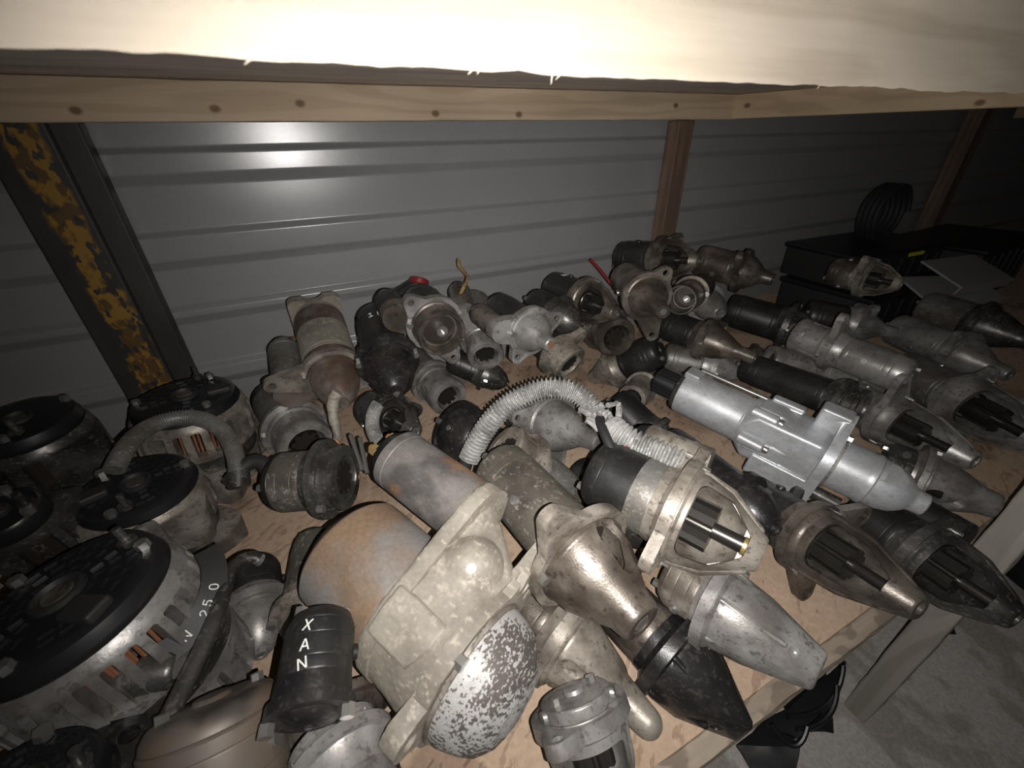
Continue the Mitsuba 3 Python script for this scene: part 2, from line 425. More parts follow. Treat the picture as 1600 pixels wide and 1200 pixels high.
def flange_outline(R, ears, er=.012):
    base = disc(R * 1.15, n=48)
    parts = [base]
    for ph, d in ears:
        y, z = pol(ph, d)
        parts.append(CS.batch_hull([disc(er, y, z, 24), disc(R * .80, *pol(ph, R * .22), 40)]))
    out = CS.batch_boolean(parts, m3.OpType.Add)
    return out
def terminal(t, x, y, z, r=.0045, l=.016, under=None):
    s = t.add('terminal_stud', cyl(x - l, x, r * .62, n=14, y=y, z=z), 'copper', under=under)
    t.add('nut', hexnut(x - l * .62, x - l * .30, r * 1.25, y, z), 'steel', False, under=None if under else None)

def nose_parts(t, kind, R, Ln, win, hm, spec):
    """the drive housing in front of the flange (x = 0 .. Ln), returned as a solid, and its pinion"""
    wy, wz = pol(win, 1.0)
    if kind == 'cone':
        h = rev([(0, 0), (0, R * 1.02), (.10 * Ln, R * 1.02), (.13 * Ln, R * .97), (.34 * Ln, R * .90), (.60 * Ln, R * .66), (.80 * Ln, R * .47), (.955 * Ln, R * .43), (Ln, R * .37), (Ln, 0)], 56)
        lip = rev([(0, R * .9), (0, R * 1.07), (.05 * Ln, R * 1.08), (.07 * Ln, R * 1.02), (.07 * Ln, R * .9)], 56)
        bore = rev([(-.01, 0), (-.01, R * .84), (.26 * Ln, R * .80), (.52 * Ln, R * .50), (.7 * Ln, R * .3), (.7 * Ln, 0)], 40)
        w = M.batch_hull([M.sphere(R * .28, 20).translate([.30 * Ln, wy * R * .55, wz * R * .55]), M.sphere(R * .36, 20).translate([.24 * Ln, wy * R * 1.05, wz * R * 1.05]),
                          M.sphere(R * .22, 20).translate([.56 * Ln, wy * R * .75, wz * R * .75])])
        rib = M.batch_hull([M.sphere(R * .10, 14).translate([.10 * Ln, *[c * R * .92 for c in pol(win - 55, 1)]]), M.sphere(R * .16, 14).translate([.55 * Ln, *[c * R * .58 for c in pol(win - 45, 1)]])])
        h = (h + lip + rib) - bore - w - rev([(.975 * Ln, 0), (.975 * Ln, R * .24), (Ln + .01, R * .24), (Ln + .01, 0)], 24)
        bush = bevel_disc(.93 * Ln, Ln * .992, R * .17, .001, 24)
    elif kind == 'snout':
        h = rev([(0, 0), (0, R * .98), (.08 * Ln, R * .97), (.25 * Ln, R * .88), (.45 * Ln, R * .66), (.60 * Ln, R * .46), (.70 * Ln, R * .36), (.97 * Ln, R * .33), (Ln, R * .28), (Ln, 0)], 52)
        lip = rev([(0, R * .9), (0, R * 1.06), (.07 * Ln, R * 1.06), (.09 * Ln, R * .98), (.09 * Ln, R * .9)], 52)
        w = M.batch_hull([M.sphere(R * .22, 16).translate([.20 * Ln, wy * R * .9, wz * R * .9]), M.sphere(R * .16, 16).translate([.42 * Ln, wy * R * .75, wz * R * .75])])
        h = (h + lip) - w - rev([(.96 * Ln, 0), (.96 * Ln, R * .17), (Ln + .01, R * .17), (Ln + .01, 0)], 20)
        bush = bevel_disc(.90 * Ln, Ln * .985, R * .165, .0006, 20)
    elif kind == 'dome':
        h = rev([(0, 0), (0, R * .96), (.15 * Ln, R * .95), (.45 * Ln, R * .86), (.72 * Ln, R * .66), (.90 * Ln, R * .36), (.92 * Ln, R * .24), (Ln, R * .22), (Ln, 0)], 52)
        ring = rev([(.10 * Ln, R * .9), (.10 * Ln, R * 1.0), (.16 * Ln, R * 1.0), (.16 * Ln, R * .9)], 52)
        h = (h + ring) - cyl(Ln * .97, Ln + .01, R * .13, n=20)
        bush = bevel_disc(.93 * Ln, Ln * .98, R * .12, .0005, 20)
    elif kind == 'wedge':
        uy, uz = pol(win + 90, 1.0)
        def bar(x, half, th):
            return [M.sphere(th, 12).translate([x, uy * s * half, uz * s * half]) for s in (-1, 1)]
        h = M.batch_hull([bevel_disc(0, .16 * Ln, R * .98, .002, 48), bevel_disc(.40 * Ln, .46 * Ln, R * .86, .002, 44)] )
        h += M.batch_hull([bevel_disc(.38 * Ln, .46 * Ln, R * .86, .002, 44)] + bar(.96 * Ln, R * .34, R * .14))
        rid = [M.batch_hull([M.sphere(R * .07, 12).translate([.10 * Ln, *[c * R * .97 for c in pol(p, 1)]]), M.sphere(R * .07, 12).translate([.70 * Ln, *[c * R * .56 for c in pol(p, 1)]])]) for p in (win, win + 62, win - 62, win + 180)]
        h = M.batch_boolean([h] + rid, m3.OpType.Add)
        hole = cyl(.60 * Ln, .99 * Ln, R * .22, n=24, y=wy * R * .42, z=wz * R * .42)
        slot = M.batch_hull([M.sphere(R * .20, 14).translate([.45 * Ln, *pol(win + 150, R * .80)]), M.sphere(R * .14, 14).translate([.75 * Ln, *pol(win + 150, R * .50)])])
        h = h - slot - M.sphere(R * .13, 18).translate([.80 * Ln, wy * R * .42, wz * R * .42])
        lip = rev([(0, R * .9), (0, R * 1.08), (.06 * Ln, R * 1.08), (.09 * Ln, R * .98), (.09 * Ln, R * .9)], 52)
        h += lip
        bush = None
    elif kind == 'arm':
        oy, oz = pol(win + 180, R * .28)
        h = M.batch_hull([bevel_disc(0, .14 * Ln, R * .98, .002, 48), M.sphere(R * .55, 28).translate([.45 * Ln, oy, oz]), M.sphere(R * .48, 28).translate([.50 * Ln, 0, 0])])
        h += M.batch_hull([M.sphere(R * .48, 28).translate([.45 * Ln, oy * .6, oz * .6]), M.sphere(R * .34, 24).translate([.90 * Ln, 0, 0])])
        h -= M.batch_hull([M.sphere(R * .26, 18).translate([.20 * Ln, wy * R * .9, wz * R * .9]), M.sphere(R * .20, 18).translate([.34 * Ln, wy * R * .70, wz * R * .70])])
        h += rev([(0, R * .9), (0, R * 1.08), (.07 * Ln, R * 1.08), (.09 * Ln, R * .98), (.09 * Ln, R * .9)], 52)
        bush = None
    elif kind in ('ring', 'cup'):
        deep = kind == 'cup'
        h = rev([(0, 0), (0, R * 1.02), (.18 * Ln, R * 1.02), (.22 * Ln, R * .95), (.62 * Ln, R * .93), (.66 * Ln, R * .98), (.86 * Ln, R * .98), (Ln * .92, R * .92), (Ln * .92, R * (.84 if deep else .66)), (.80 * Ln, R * (.80 if deep else .62)), (.15 * Ln, R * (.76 if deep else .60)), (.15 * Ln, 0)], 56)
        ribs = [box(.2 * Ln, .64 * Ln, -.0015, .0015, R * .9, R * .975).rotate([60 * i, 0, 0]) for i in range(6)]
        h = M.batch_boolean([h] + ribs, m3.OpType.Add)
        bush = rev([(.15 * Ln, 0), (.15 * Ln, R * .24), (.55 * Ln, R * .24), (.55 * Ln, R * .15), (.4 * Ln, R * .14), (.4 * Ln, 0)], 24).translate([0, R * .12, -R * .1]) if deep else None
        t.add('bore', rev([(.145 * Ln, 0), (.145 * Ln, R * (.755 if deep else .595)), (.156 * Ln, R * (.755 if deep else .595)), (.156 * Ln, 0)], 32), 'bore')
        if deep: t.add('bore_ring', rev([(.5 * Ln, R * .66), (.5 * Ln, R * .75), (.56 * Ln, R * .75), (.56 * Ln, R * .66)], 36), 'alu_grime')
    elif kind == 'open':
        tip = R * .36
        h = M.batch_hull([bevel_disc(0, .20 * Ln, R * 1.0, .002, 52), bevel_disc(.44 * Ln, .50 * Ln, R * .86, .002, 44)])
        h += M.batch_hull([bevel_disc(.44 * Ln, .50 * Ln, R * .86, .002, 44), bevel_disc(.90 * Ln, Ln, tip, .002, 28)])
        h += rev([(0, R * .8), (0, R * 1.07), (.08 * Ln, R * 1.07), (.11 * Ln, R * 1.0), (.11 * Ln, R * .8)], 52)
        bore = rev([(-.02, 0), (-.02, R * .82), (.22 * Ln, R * .82), (.50 * Ln, R * .70), (.76 * Ln, R * .36), (.76 * Ln, 0)], 40)
        # side opening: rounded outline looking out along the window direction, a rim of casting left standing round it
        o = CS.batch_hull([CS.circle(R * .14, 20).translate([x, y]) for x, y in ((.25 * Ln, -.60 * R), (.25 * Ln, .60 * R), (.50 * Ln, -.54 * R), (.50 * Ln, .54 * R), (.74 * Ln, -.16 * R), (.74 * Ln, .16 * R))])
        wcut = o.extrude(R * 2.0)                                         # outline (x, across), depth along +z
        wm = wcut.translate([0, 0, -R * .1]).transform(np.array([[1, 0, 0, 0], [0, wz, wy, 0], [0, -wy, wz, 0]], float))
        ribs = []
        for s in (-1, 1):
            ribs.append(M.batch_hull([M.sphere(R * .09, 12).translate([.12 * Ln, *[c * R * .99 for c in pol(win + s * 88, 1)]]), M.sphere(R * .09, 12).translate([.48 * Ln, *[c * R * .86 for c in pol(win + s * 88, 1)]]), M.sphere(R * .08, 12).translate([.88 * Ln, *[c * R * .42 for c in pol(win + s * 80, 1)]])]))
        h = M.batch_boolean([h] + ribs, m3.OpType.Add) - bore - wm - cyl(.80 * Ln, Ln + .01, R * .19, n=24)
        bush = rev([(.78 * Ln, R * .115), (.78 * Ln, R * .186), (.985 * Ln, R * .186), (.985 * Ln, R * .115)], 24)
    if kind in ('open', 'cone', 'ring'):
        x0, x1 = {'open': (.12, .44), 'cone': (.08, .36), 'ring': (.45, .82)}[kind]
        rp = R * .50
        g = gear(x0 * Ln, x1 * Ln, rp, 9 if R > .036 else 10) + bevel_disc((x0 - .09) * Ln, x0 * Ln, rp * 1.12, .001, 32)
        t.add('pinion', g, 'pinion', 25)
        t.add('shaft', cyl(.02 * Ln, (.84 if kind == 'open' else .62) * Ln, R * .17, n=20), 'pinion')
    return h, bush

def starter(spec):
    A, C, R, fl = np.array(spec['A']), np.array(spec['C']), spec['R'], spec['fl']
    a = C - A; L = np.linalg.norm(a); a /= L
    if spec.get('ext'): A = A - a * spec['ext']; fl = (fl * L + spec['ext']) / (L + spec['ext']); L += spec['ext']
    Lf, Ln = fl * L, (1 - fl) * L
    t = Thing('starter_motor', spec['label'], 'starter motor', frame(a, A + a * Lf), 'used starter motors on the shelf')
    hm, yk = ym(spec['house']), ym(spec['yoke'])
    cap = ym(spec.get('cap', spec['yoke']))
    lc = min(.030, Lf * .22); tp = .008; back = -min(.022, Lf * .25)
    # drive housing
    ears = [tuple(e) for e in spec['ears']]
    nr = spec.get('nr', 1.16)
    fo = flange_outline(R * nr, ears)
    plate = ext(fo, -.004, -.004 + tp)
    if ears:
        rim = ext(fo - fo.offset(-.0028, m3.JoinType.Round), -.006, -.004 + tp + .0015)
        plate += rim
    adapter = rev([(back, 0), (back, R * 1.015), (back * .6, R * 1.03), (-.004, R * nr), (0, R * nr), (0, 0)], 48)
    nose, bush = nose_parts(t, spec['nose'], R * nr * .95, Ln, spec['win'], hm, spec)
    if spec['nose'] in ('open', 'cone'):
        adapter -= cyl(-.010, .02, R * nr * .80, n=40); plate -= cyl(-.010, .02, R * nr * .80, n=40)
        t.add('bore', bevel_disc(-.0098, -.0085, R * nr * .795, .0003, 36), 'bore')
    h = plate + adapter + nose
    holes = [cyl(-.03, .03, .0052, n=22, y=pol(*e)[0], z=pol(*e)[1]) for e in ears]
    sol = spec.get('sol')
    Rs = R * .60; D = R + Rs + .0025
    if sol is not None:
        y, z = pol(sol, D)
        h += M.batch_hull([cyl(back * .8, .004, Rs * 1.04, n=36, y=y, z=z), cyl(back * .8, .004, R * .8, n=36)])
    if spec['nose'] in ('open', 'cone', 'arm', 'wedge') and not sol:
        # casting web that carries the lever pivot
        y, z = pol(spec['win'] + 180, R * 1.05)
        h += M.batch_hull([rbox(back, .010, y - .010, y + .010, z - .010, z + .010, .003), cyl(back, .006, R * .6, n=24)])
        if spec['nose'] in ('open', 'cone'): h -= cyl(-.010, .012, R * nr * .79, n=40)
    for q in holes: h -= q
    flm = spec.get('flm')
    if flm:
        fp = plate - cyl(-.02, .03, R * nr * .96, n=48)
        for q in holes: fp -= q
        h -= ext(fo.offset(.001, m3.JoinType.Round), -.0062, -.004 + tp + .0016) - cyl(-.02, .03, R * nr * .95, n=48)
    dh = t.add('drive_housing', h, hm)
    if flm: t.add('mounting_flange', fp, flm, label='paler mounting flange')
    if bush is not None: t.add('bush', bush, spec.get('bush', 'steel'))
    # yoke with its seams
    y0, y1 = -Lf + lc, back
    if spec.get('band'):
        xm = y0 + (y1 - y0) * spec['band']
        t.add('yoke', rev([(y0, 0), (y0, R * .985), (y0 + .002, R), (xm, R), (xm, 0)], 56), cap, label='black painted half of the body')
        t.add('yoke_sleeve', rev([(xm, 0), (xm, R * .992), (y1 - .002, R * .992), (y1, R * .97), (y1, 0)], 56), yk)
    else:
        t.add('yoke', rev([(y0, 0), (y0, R * .97), (y0 + .0015, R), (y0 + .010, R), (y0 + .0108, R * .985), (y0 + .012, R), (y1 - .010, R), (y1 - .0092, R * .985), (y1 - .008, R), (y1 - .0015, R), (y1, R * .97), (y1, 0)], 56), yk)
        for s in (1, -1):
            yy, zz = pol(spec['win'] + 70 * s, R * .995)
            t.add('pole_screw', M.cylinder(.0035, .0055, .005, 16).rotate([0, 0, 0]).transform(np.array([[0, 1, 0, (y0 + y1) / 2], [1, 0, 0, 0], [0, 0, 1, 0]], float)).translate([0, 0, R * .985]).rotate([spec['win'] + 70 * s, 0, 0]), 'steel' if yk != 'yoke_black' else 'yoke_black')
    # end cap
    if spec.get('lobes'):
        sq = CS.batch_hull([disc(.011, R * .78 * i, R * .78 * j, 20) for i in (-1, 1) for j in (-1, 1)])
        wavy = sq - disc(.022, 0, R * 1.36, 32) - disc(.022, R * 1.36, 0, 32)
        ec = ext(wavy, -Lf, -Lf + .016) + rev([(-Lf + .012, 0), (-Lf + .012, R * .94), (-Lf + lc, R * .94), (-Lf + lc, 0)], 48)
        t.add('end_cap', ec, yk)
        t.add('rust_band', rev([(-Lf + lc, R * .9), (-Lf + lc, R * 1.006), (-Lf + lc + .045, R * 1.006), (-Lf + lc + .045, R * .9)], 52), 'rust_dark', label='rusty brown band round the tail')
    else:
        ec = rev([(-Lf, 0), (-Lf, R * .26), (-Lf + .003, R * .30), (-Lf + .0035, R * .70), (-Lf + .006, R * .86), (-Lf + .012, R * .955), (-Lf + lc - .001, R * .97), (-Lf + lc, R * .955), (-Lf + lc, 0)], 52)
        e = t.add('end_cap', ec, cap)
        for ph in (spec['win'] + 60, spec['win'] + 240):
            y, z = pol(ph, R * .66)
            t.add('bolt', hexnut(-Lf - .0015, -Lf + .006, .0048, y, z), 'steel', False, under=e)
    # through bolts in the flange
    for i, ph in enumerate((spec['win'] + 100, spec['win'] - 100)):
        y, z = pol(ph, R * nr * 1.03)
        t.add('bolt', hexnut(tp - .005, tp + .003, .005, y, z), 'steel', False, under=dh)
    # solenoid with terminals and strap
    if sol is not None:
        sm = ym(spec.get('solm', spec['yoke']))
        y, z = pol(sol, D)
        s0 = -max(.055, Lf * .68)
        so = t.add('solenoid', rev([(s0, 0), (s0, Rs * .93), (s0 + .002, Rs), (s0 + .010, Rs), (s0 + .0108, Rs * .97), (s0 + .012, Rs), (-.008, Rs), (-.006, Rs * .95), (-.006, 0)], 40).translate([0, y, z]), sm)
        t.add('terminal_cap', rev([(s0 - .014, 0), (s0 - .014, Rs * .6), (s0 - .011, Rs * .78), (s0 - .002, Rs * .92), (s0, Rs * .92), (s0, 0)], 32).translate([0, y, z]), 'plastic_black', under=so)
        for k in (-1, 1):
            sy, sz = y + k * Rs * .38, z
            t.add('terminal_stud', cyl(s0 - .028, s0 - .013, .0032, n=14, y=sy, z=sz), 'copper', under=so)
            t.add('nut', hexnut(s0 - .022, s0 - .0165, .0058, sy, sz), 'steel', False, under=so)
        y2, z2 = pol(sol, R * .9)
        t.add('lead_strap', tube(spline([(s0 - .019, y, z), (s0 - .021, (y + y2) / 2, (z + z2) / 2), (s0 + .008, y2 * 1.12, z2 * 1.12)], 14), .0022, 8), 'copper')
    if spec.get('scribble'):
        tm = meshkit.text_mesh(spec['scribble'], .012, .0004)
        v = tm.vertices.copy(); v[:, 0] -= v[:, 0].mean(); 
        ang = v[:, 0] / R
        # wrapped round the yoke on the side that faces the room
        ph0 = math.radians(spec.get('sphi', -10)); rr = R + .0002 + v[:, 2]
        xl = (y0 + (y1 - y0) * .25) - v[:, 1] + .006
        tm.vertices = np.stack([xl, -np.sin(ph0 - ang) * rr, np.cos(ph0 - ang) * rr], 1)
        if tm.volume < 0: tm.invert()
        t.add('lettering', tm, 'white_paint', False, 'white hand lettering')
    if spec.get('letters'):
        for i, ch in enumerate('XAN'):
            tm = meshkit.text_mesh(ch, .0075, .0004)
            tm.apply_transform(trimesh.transformations.rotation_matrix(.2 * (i - 1), [0, 0, 1]))
            v = tm.vertices.copy(); v[:, :2] -= v[:, :2].mean(0); ang = v[:, 0] / R
            ph0 = math.radians(4); rr = R + .0002 + v[:, 2]
            xl = y0 + .006 + i * .0125 - v[:, 1]
            tm.vertices = np.stack([xl, -np.sin(ph0 - ang) * rr, np.cos(ph0 - ang) * rr], 1)
            if tm.volume < 0: tm.invert()
            t.add('lettering', tm, 'white_paint', False, 'white hand painted letter')
    if spec.get('rod'):
        F = t.F; t.F = None
        p, q = np.array(spec['rod'][0]), np.array(spec['rod'][1])
        p = np.array(spec['C']) - a * .01
        t.add('plunger_rod', tube(spline([p, (p + q) / 2 + [0, 0, .002], q], 12), .0019, 10), 'pinion', label='thin rod with a ball eye')
        t.add('ball_eye', M.sphere(.0062, 24).translate(q.tolist()), 'pinion')
        t.F = F
    return t

STARTERS = [
    {"A": [0.1507, 0.3714, 0.1662], "C": [0.1832, 0.1355, 0.1598], "R": np.float64(0.0376), "fl": 0.66, "nose": "cone", "yoke": "yoke_olive", "house": "alu_grime", "ears": [(27, np.float64(0.0884)), (216, np.float64(0.0884))], "win": 336, "nr": 1.36, "flm": "alu_warm", "label": "starter motor with grimy closed nose cone and pale ear beside the big tan one"},
    {"A": [0.2379, 0.2915, 0.1873], "C": [0.3123, 0.1269, 0.1834], "R": np.float64(0.0403), "fl": 0.56, "nose": "open", "yoke": "yoke_gray", "house": "alu_warm", "cap": "yoke_black", "solm": "alu_warm", "sol": 282, "ears": [(312, np.float64(0.0605)), (93, np.float64(0.0681))], "win": 45, "nr": 1.25, "bush": "brass", "band": 0.62, "label": "half black starter motor under the frayed hose, open nose showing its pinion and brass bush"},
    {"A": [0.2893, 0.2023, 0.0799], "C": [0.3294, 0.056, 0.0956], "R": np.float64(0.0324), "fl": 0.4, "nose": "wedge", "yoke": "alu_warm", "house": "alu", "ears": [(237, np.float64(0.0761)), (171, np.float64(0.0761))], "win": 30, "nr": 1.36, "label": "starter motor with bare grey nose ridged down to a wedge tip, beside the shelf edge"},
    {"A": [0.2363, 0.2281, 0.0359], "C": [0.273, 0.0656, 0.0153], "R": np.float64(0.0361), "fl": 0.5, "nose": "wedge", "yoke": "alu_grime", "house": "cast_black", "ears": [(264, np.float64(0.0848))], "win": 90, "nr": 1.36, "label": "starter motor with glossy black wedge nose nearest the front edge of the shelf"},
    {"A": [0.1245, 0.2759, 0.0508], "C": [0.1947, 0.0995, 0.0243], "R": np.float64(0.0388), "fl": 0.4, "nose": "arm", "yoke": "alu_grime", "house": "alu_warm", "ears": [(222, np.float64(0.0581))], "win": 51, "label": "starter motor with pale rounded finger nose and a dark side hole, below the grimy cone"},
    {"A": [0.1223, 0.1442, 0.0927], "C": [0.1147, 0.0593, 0.027], "R": np.float64(0.0328), "fl": 0.18, "nose": "open", "yoke": "alu", "house": "alu", "ears": [(42, np.float64(0.0491))], "win": 11, "label": "starter motor with open nose and pinion, cut off by the bottom edge of the photo"},
    {"A": [0.4766, 0.2587, 0.0755], "C": [0.4501, 0.0428, 0.1217], "R": np.float64(0.0353), "fl": 0.5, "nose": "open", "yoke": "yoke_black", "house": "alu_grime", "ears": [(276, np.float64(0.083)), (183, np.float64(0.083))], "win": 49, "label": "starter motor with black body and stained open nose, lying under the silver one"},
    {"A": [0.6339, 0.1775, 0.0382], "C": [0.6061, -0.0028, 0.0547], "R": np.float64(0.039), "fl": 0.5, "nose": "open", "yoke": "yoke_black", "house": "alu_dark", "solm": "yoke_black", "sol": 279, "ears": [(234, np.float64(0.0585))], "win": 55, "label": "black starter motor with dark loop shaped nose reaching out over the shelf edge"},
    {"A": [0.8574, 0.3542, 0.0809], "C": [0.8246, 0.1297, 0.0899], "R": np.float64(0.037), "fl": 0.45, "nose": "open", "yoke": "yoke_gray", "house": "alu", "ears": [(6, np.float64(0.0765)), (213, np.float64(0.0869))], "win": 62, "label": "starter motor with smooth arched open nose just behind the silver starter"},
    {"A": [0.7363, 0.4687, 0.1134], "C": [0.7608, 0.2614, 0.1249], "R": np.float64(0.0305), "fl": 0.85, "nose": "ring", "yoke": "yoke_black", "house": "alu_dark", "cap": "yoke_black", "ears": [], "win": 180, "label": "long plain black motor lying against the back of the silver starter"},
    {"A": [1.1424, 0.3682, 0.0549], "C": [1.0182, 0.0923, 0.0651], "R": np.float64(0.0443), "fl": 0.48, "nose": "open", "yoke": "yoke_gray", "house": "alu", "ears": [(339, np.float64(0.0664))], "win": 64, "label": "starter motor with fat grey body and open nose cut off by the right edge"},
    {"A": [0.891, 0.264, 0.1469], "C": [0.8655, 0.4649, 0.161], "R": np.float64(0.0331), "fl": 0.62, "nose": "ring", "yoke": "steel_satin", "house": "alu", "ears": [(333, np.float64(0.0779)), (120, np.float64(0.0779))], "win": 0, "label": "starter motor with smooth satin body and a tall drilled ear at its far left end"},
    {"A": [1.3051, 0.4715, 0.0818], "C": [1.2418, 0.2293, 0.0801], "R": np.float64(0.0406), "fl": 0.62, "nose": "snout", "yoke": "steel_satin", "house": "alu", "ears": [(36, np.float64(0.0609))], "win": 180, "label": "satin grey starter motor with short rounded light tip, behind the tall eared one"},
    {"A": [1.0721, 0.3334, 0.0376], "C": [0.8448, 0.4934, 0.0936], "R": np.float64(0.0299), "fl": 0.68, "nose": "ring", "yoke": "steel_satin", "house": "alu", "ears": [(63, np.float64(0.0704))], "win": 0, "label": "starter motor with drilled triangular ear and a yellow wire lying along it"},
    {"A": [1.4852, 0.4983, 0.1], "C": [1.4461, 0.2375, 0.09], "R": np.float64(0.045), "fl": 0.5, "nose": "snout", "yoke": "yoke_gray", "house": "alu_dark", "ears": [], "win": 180, "label": "dim grey starter motor with domed end at the right edge of the photo"},
    {"A": [0.7386, 0.2075, 0.0633], "C": [0.7904, 0.0799, 0.06], "R": np.float64(0.0387), "fl": 0.35, "nose": "cone", "yoke": "alu_dark", "house": "alu", "ears": [], "win": 90, "rod": [[0.8075, 0.0828, 0.045], [0.7995, 0.0645, 0.045]], "label": "starter motor with plain grey cone nose and a thin rod ending in a ball eye"},
    {"A": [0.6757, 0.8161, 0.2633], "C": [0.7457, 0.6357, 0.2852], "R": np.float64(0.0376), "fl": 0.58, "nose": "open", "yoke": "yoke_black", "house": "alu_grime", "ears": [(291, np.float64(0.0883)), (222, np.float64(0.0883))], "win": 77, "label": "black bodied starter motor on top of the back pile below the rusty post"},
    {"A": [0.8496, 0.7329, 0.2551], "C": [0.9164, 0.5725, 0.2367], "R": np.float64(0.0372), "fl": 0.62, "nose": "snout", "yoke": "alu_grime", "house": "alu_grime", "ears": [(57, np.float64(0.0875))], "win": 180, "label": "brown starter motor with pointed snout, right of the one below the rusty post"},
    {"A": [0.5881, 0.683, 0.2626], "C": [0.499, 0.4733, 0.2697], "R": np.float64(0.0337), "fl": 0.62, "nose": "snout", "yoke": "alu_grime", "house": "alu_grime", "ears": [(327, np.float64(0.0506)), (195, np.float64(0.076))], "win": 180, "label": "grimy starter motor whose round snout faces out under the black topmost one"},
    {"A": [0.4832, 0.8014, 0.2239], "C": [0.5004, 0.5919, 0.2271], "R": np.float64(0.0368), "fl": 0.58, "nose": "open", "yoke": "yoke_black", "house": "alu_grime", "ears": [(117, np.float64(0.0552))], "win": 63, "scribble": "N2", "label": "black starter motor with white scribble on its tail and an oily open nose"},
    {"A": [0.2955, 0.6901, 0.2441], "C": [0.3078, 0.5049, 0.2393], "R": np.float64(0.0322), "fl": 0.66, "nose": "snout", "yoke": "yoke_black", "house": "alu", "solm": "alu_grime", "sol": 78, "ears": [(285, np.float64(0.0514)), (147, np.float64(0.0484))], "win": 180, "bush": "copper", "label": "starter motor with pale snout, copper coloured plug and two long flange ears"},
    {"A": [0.3101, 0.8588, 0.202], "C": [0.2639, 0.6732, 0.1511], "R": np.float64(0.0387), "fl": 0.7, "nose": "ring", "yoke": "yoke_gray", "house": "alu", "solm": "alu_grime", "sol": 30, "ears": [], "win": 180, "nr": 1.0, "label": "starter motor with upright ring mouth and dark pinion, under the yellow wire"},
    {"A": [0.1577, 0.7121, 0.2732], "C": [0.1589, 0.5811, 0.2569], "R": np.float64(0.0372), "fl": 0.66, "nose": "cup", "yoke": "yoke_black", "house": "alu_grime", "solm": "yoke_black", "sol": 69, "ears": [(39, np.float64(0.0558)), (201, np.float64(0.0769))], "win": 180, "nr": 1.1, "flm": "alu", "label": "starter motor with wide open oil browned cup and flat pale flange"},
    {"A": [0.0837, 0.7398, 0.2474], "C": [0.0672, 0.5289, 0.2062], "R": np.float64(0.0367), "fl": 0.62, "nose": "dome", "yoke": "yoke_black", "house": "cast_black", "cap": "yoke_black", "ears": [], "win": 180, "scribble": "1 N2", "label": "glossy black starter motor standing nose down beside the wall"},
    {"A": [-0.0106, 0.8195, 0.2412], "C": [-0.0065, 0.5782, 0.1821], "R": np.float64(0.0423), "fl": 0.7, "nose": "dome", "yoke": "tan_cast", "house": "rust_dark", "solm": "yoke_gray", "sol": 108, "ears": [(87, np.float64(0.0874)), (249, np.float64(0.0635))], "win": 180, "nr": 0.98, "flm": "alu_warm", "lobes": 1, "label": "upright tan starter motor with square lobed tail and rusty domed nose"},
    {"A": [-0.1256, 0.8065, 0.1017], "C": [-0.0689, 0.5927, 0.1121], "R": np.float64(0.0389), "fl": 0.68, "nose": "ring", "yoke": "yoke_gray", "house": "alu", "cap": "yoke_black", "ears": [], "win": 180, "label": "grey motor with toothed dark ring mouth below the upright tan starter"},
    {"A": [-0.1097, 0.4883, 0.1466], "C": [-0.0198, 0.4456, 0.155], "R": np.float64(0.0374), "fl": 0.72, "nose": "ring", "yoke": "yoke_olive", "house": "alu_dark", "cap": "yoke_black", "ears": [], "win": 0, "label": "blackened motor lying across behind the big tan starter"},
    {"A": [0.0335, 0.6943, 0.0975], "C": [0.0892, 0.5556, 0.1132], "R": np.float64(0.0345), "fl": 0.5, "nose": "open", "yoke": "alu_dark", "house": "alu_dark", "ears": [(261, np.float64(0.0517))], "win": 39, "label": "small dark starter motor with open mouth beside a short corrugated sleeve"},
    {"A": [0.234, 0.5289, 0.0308], "C": [0.1316, 0.5139, 0.1353], "R": np.float64(0.0385), "fl": 0.85, "nose": "dome", "yoke": "yoke_black", "house": "cast_black", "ears": [], "win": 0, "label": "motor showing a round black cap left of the grey hose"},
    {"A": [0.2605, 0.3797, 0.0587], "C": [0.1761, 0.4121, 0.156], "R": np.float64(0.0341), "fl": 0.66, "nose": "ring", "yoke": "yoke_gray", "house": "alu_warm", "ears": [(93, np.float64(0.08))], "win": 180, "ext": 0.02, "label": "starter motor with bearing ring mouth and drilled pale ear under the grey hose"},
    {"A": [0.2861, 0.6087, 0.0633], "C": [0.3235, 0.3836, 0.1281], "R": np.float64(0.0355), "fl": 0.5, "nose": "snout", "yoke": "alu_grime", "house": "alu", "ears": [(60, np.float64(0.0734)), (180, np.float64(0.0835))], "win": 180, "nr": 1.36, "label": "starter motor with bright bell shaped snout under the bend of the grey hose"},
    {"A": [0.3509, 0.6273, 0.2046], "C": [0.372, 0.541, 0.17], "R": np.float64(0.0325), "fl": 0.66, "nose": "ring", "yoke": "yoke_black", "house": "alu_warm", "ears": [(312, np.float64(0.0519)), (240, np.float64(0.0765))], "win": 180, "label": "starter motor with golden rimmed ring mouth in the middle of the back pile"},
    {"A": [0.6278, 0.5815, 0.1284], "C": [0.5427, 0.7005, 0.0203], "R": np.float64(0.0373), "fl": 0.62, "nose": "cone", "yoke": "yoke_black", "house": "alu_warm", "ears": [(90, np.float64(0.056))], "win": 0, "label": "starter motor with brown brassy nose pointing left behind the grey hose"},
    {"A": [0.6573, 0.6218, 0.166], "C": [0.7138, 0.4344, 0.1518], "R": np.float64(0.0325), "fl": 0.5, "nose": "snout", "yoke": "yoke_black", "house": "alu_grime", "ears": [(273, np.float64(0.0764))], "win": 180, "label": "starter motor with black body and drilled flange in the middle of the shelf"},
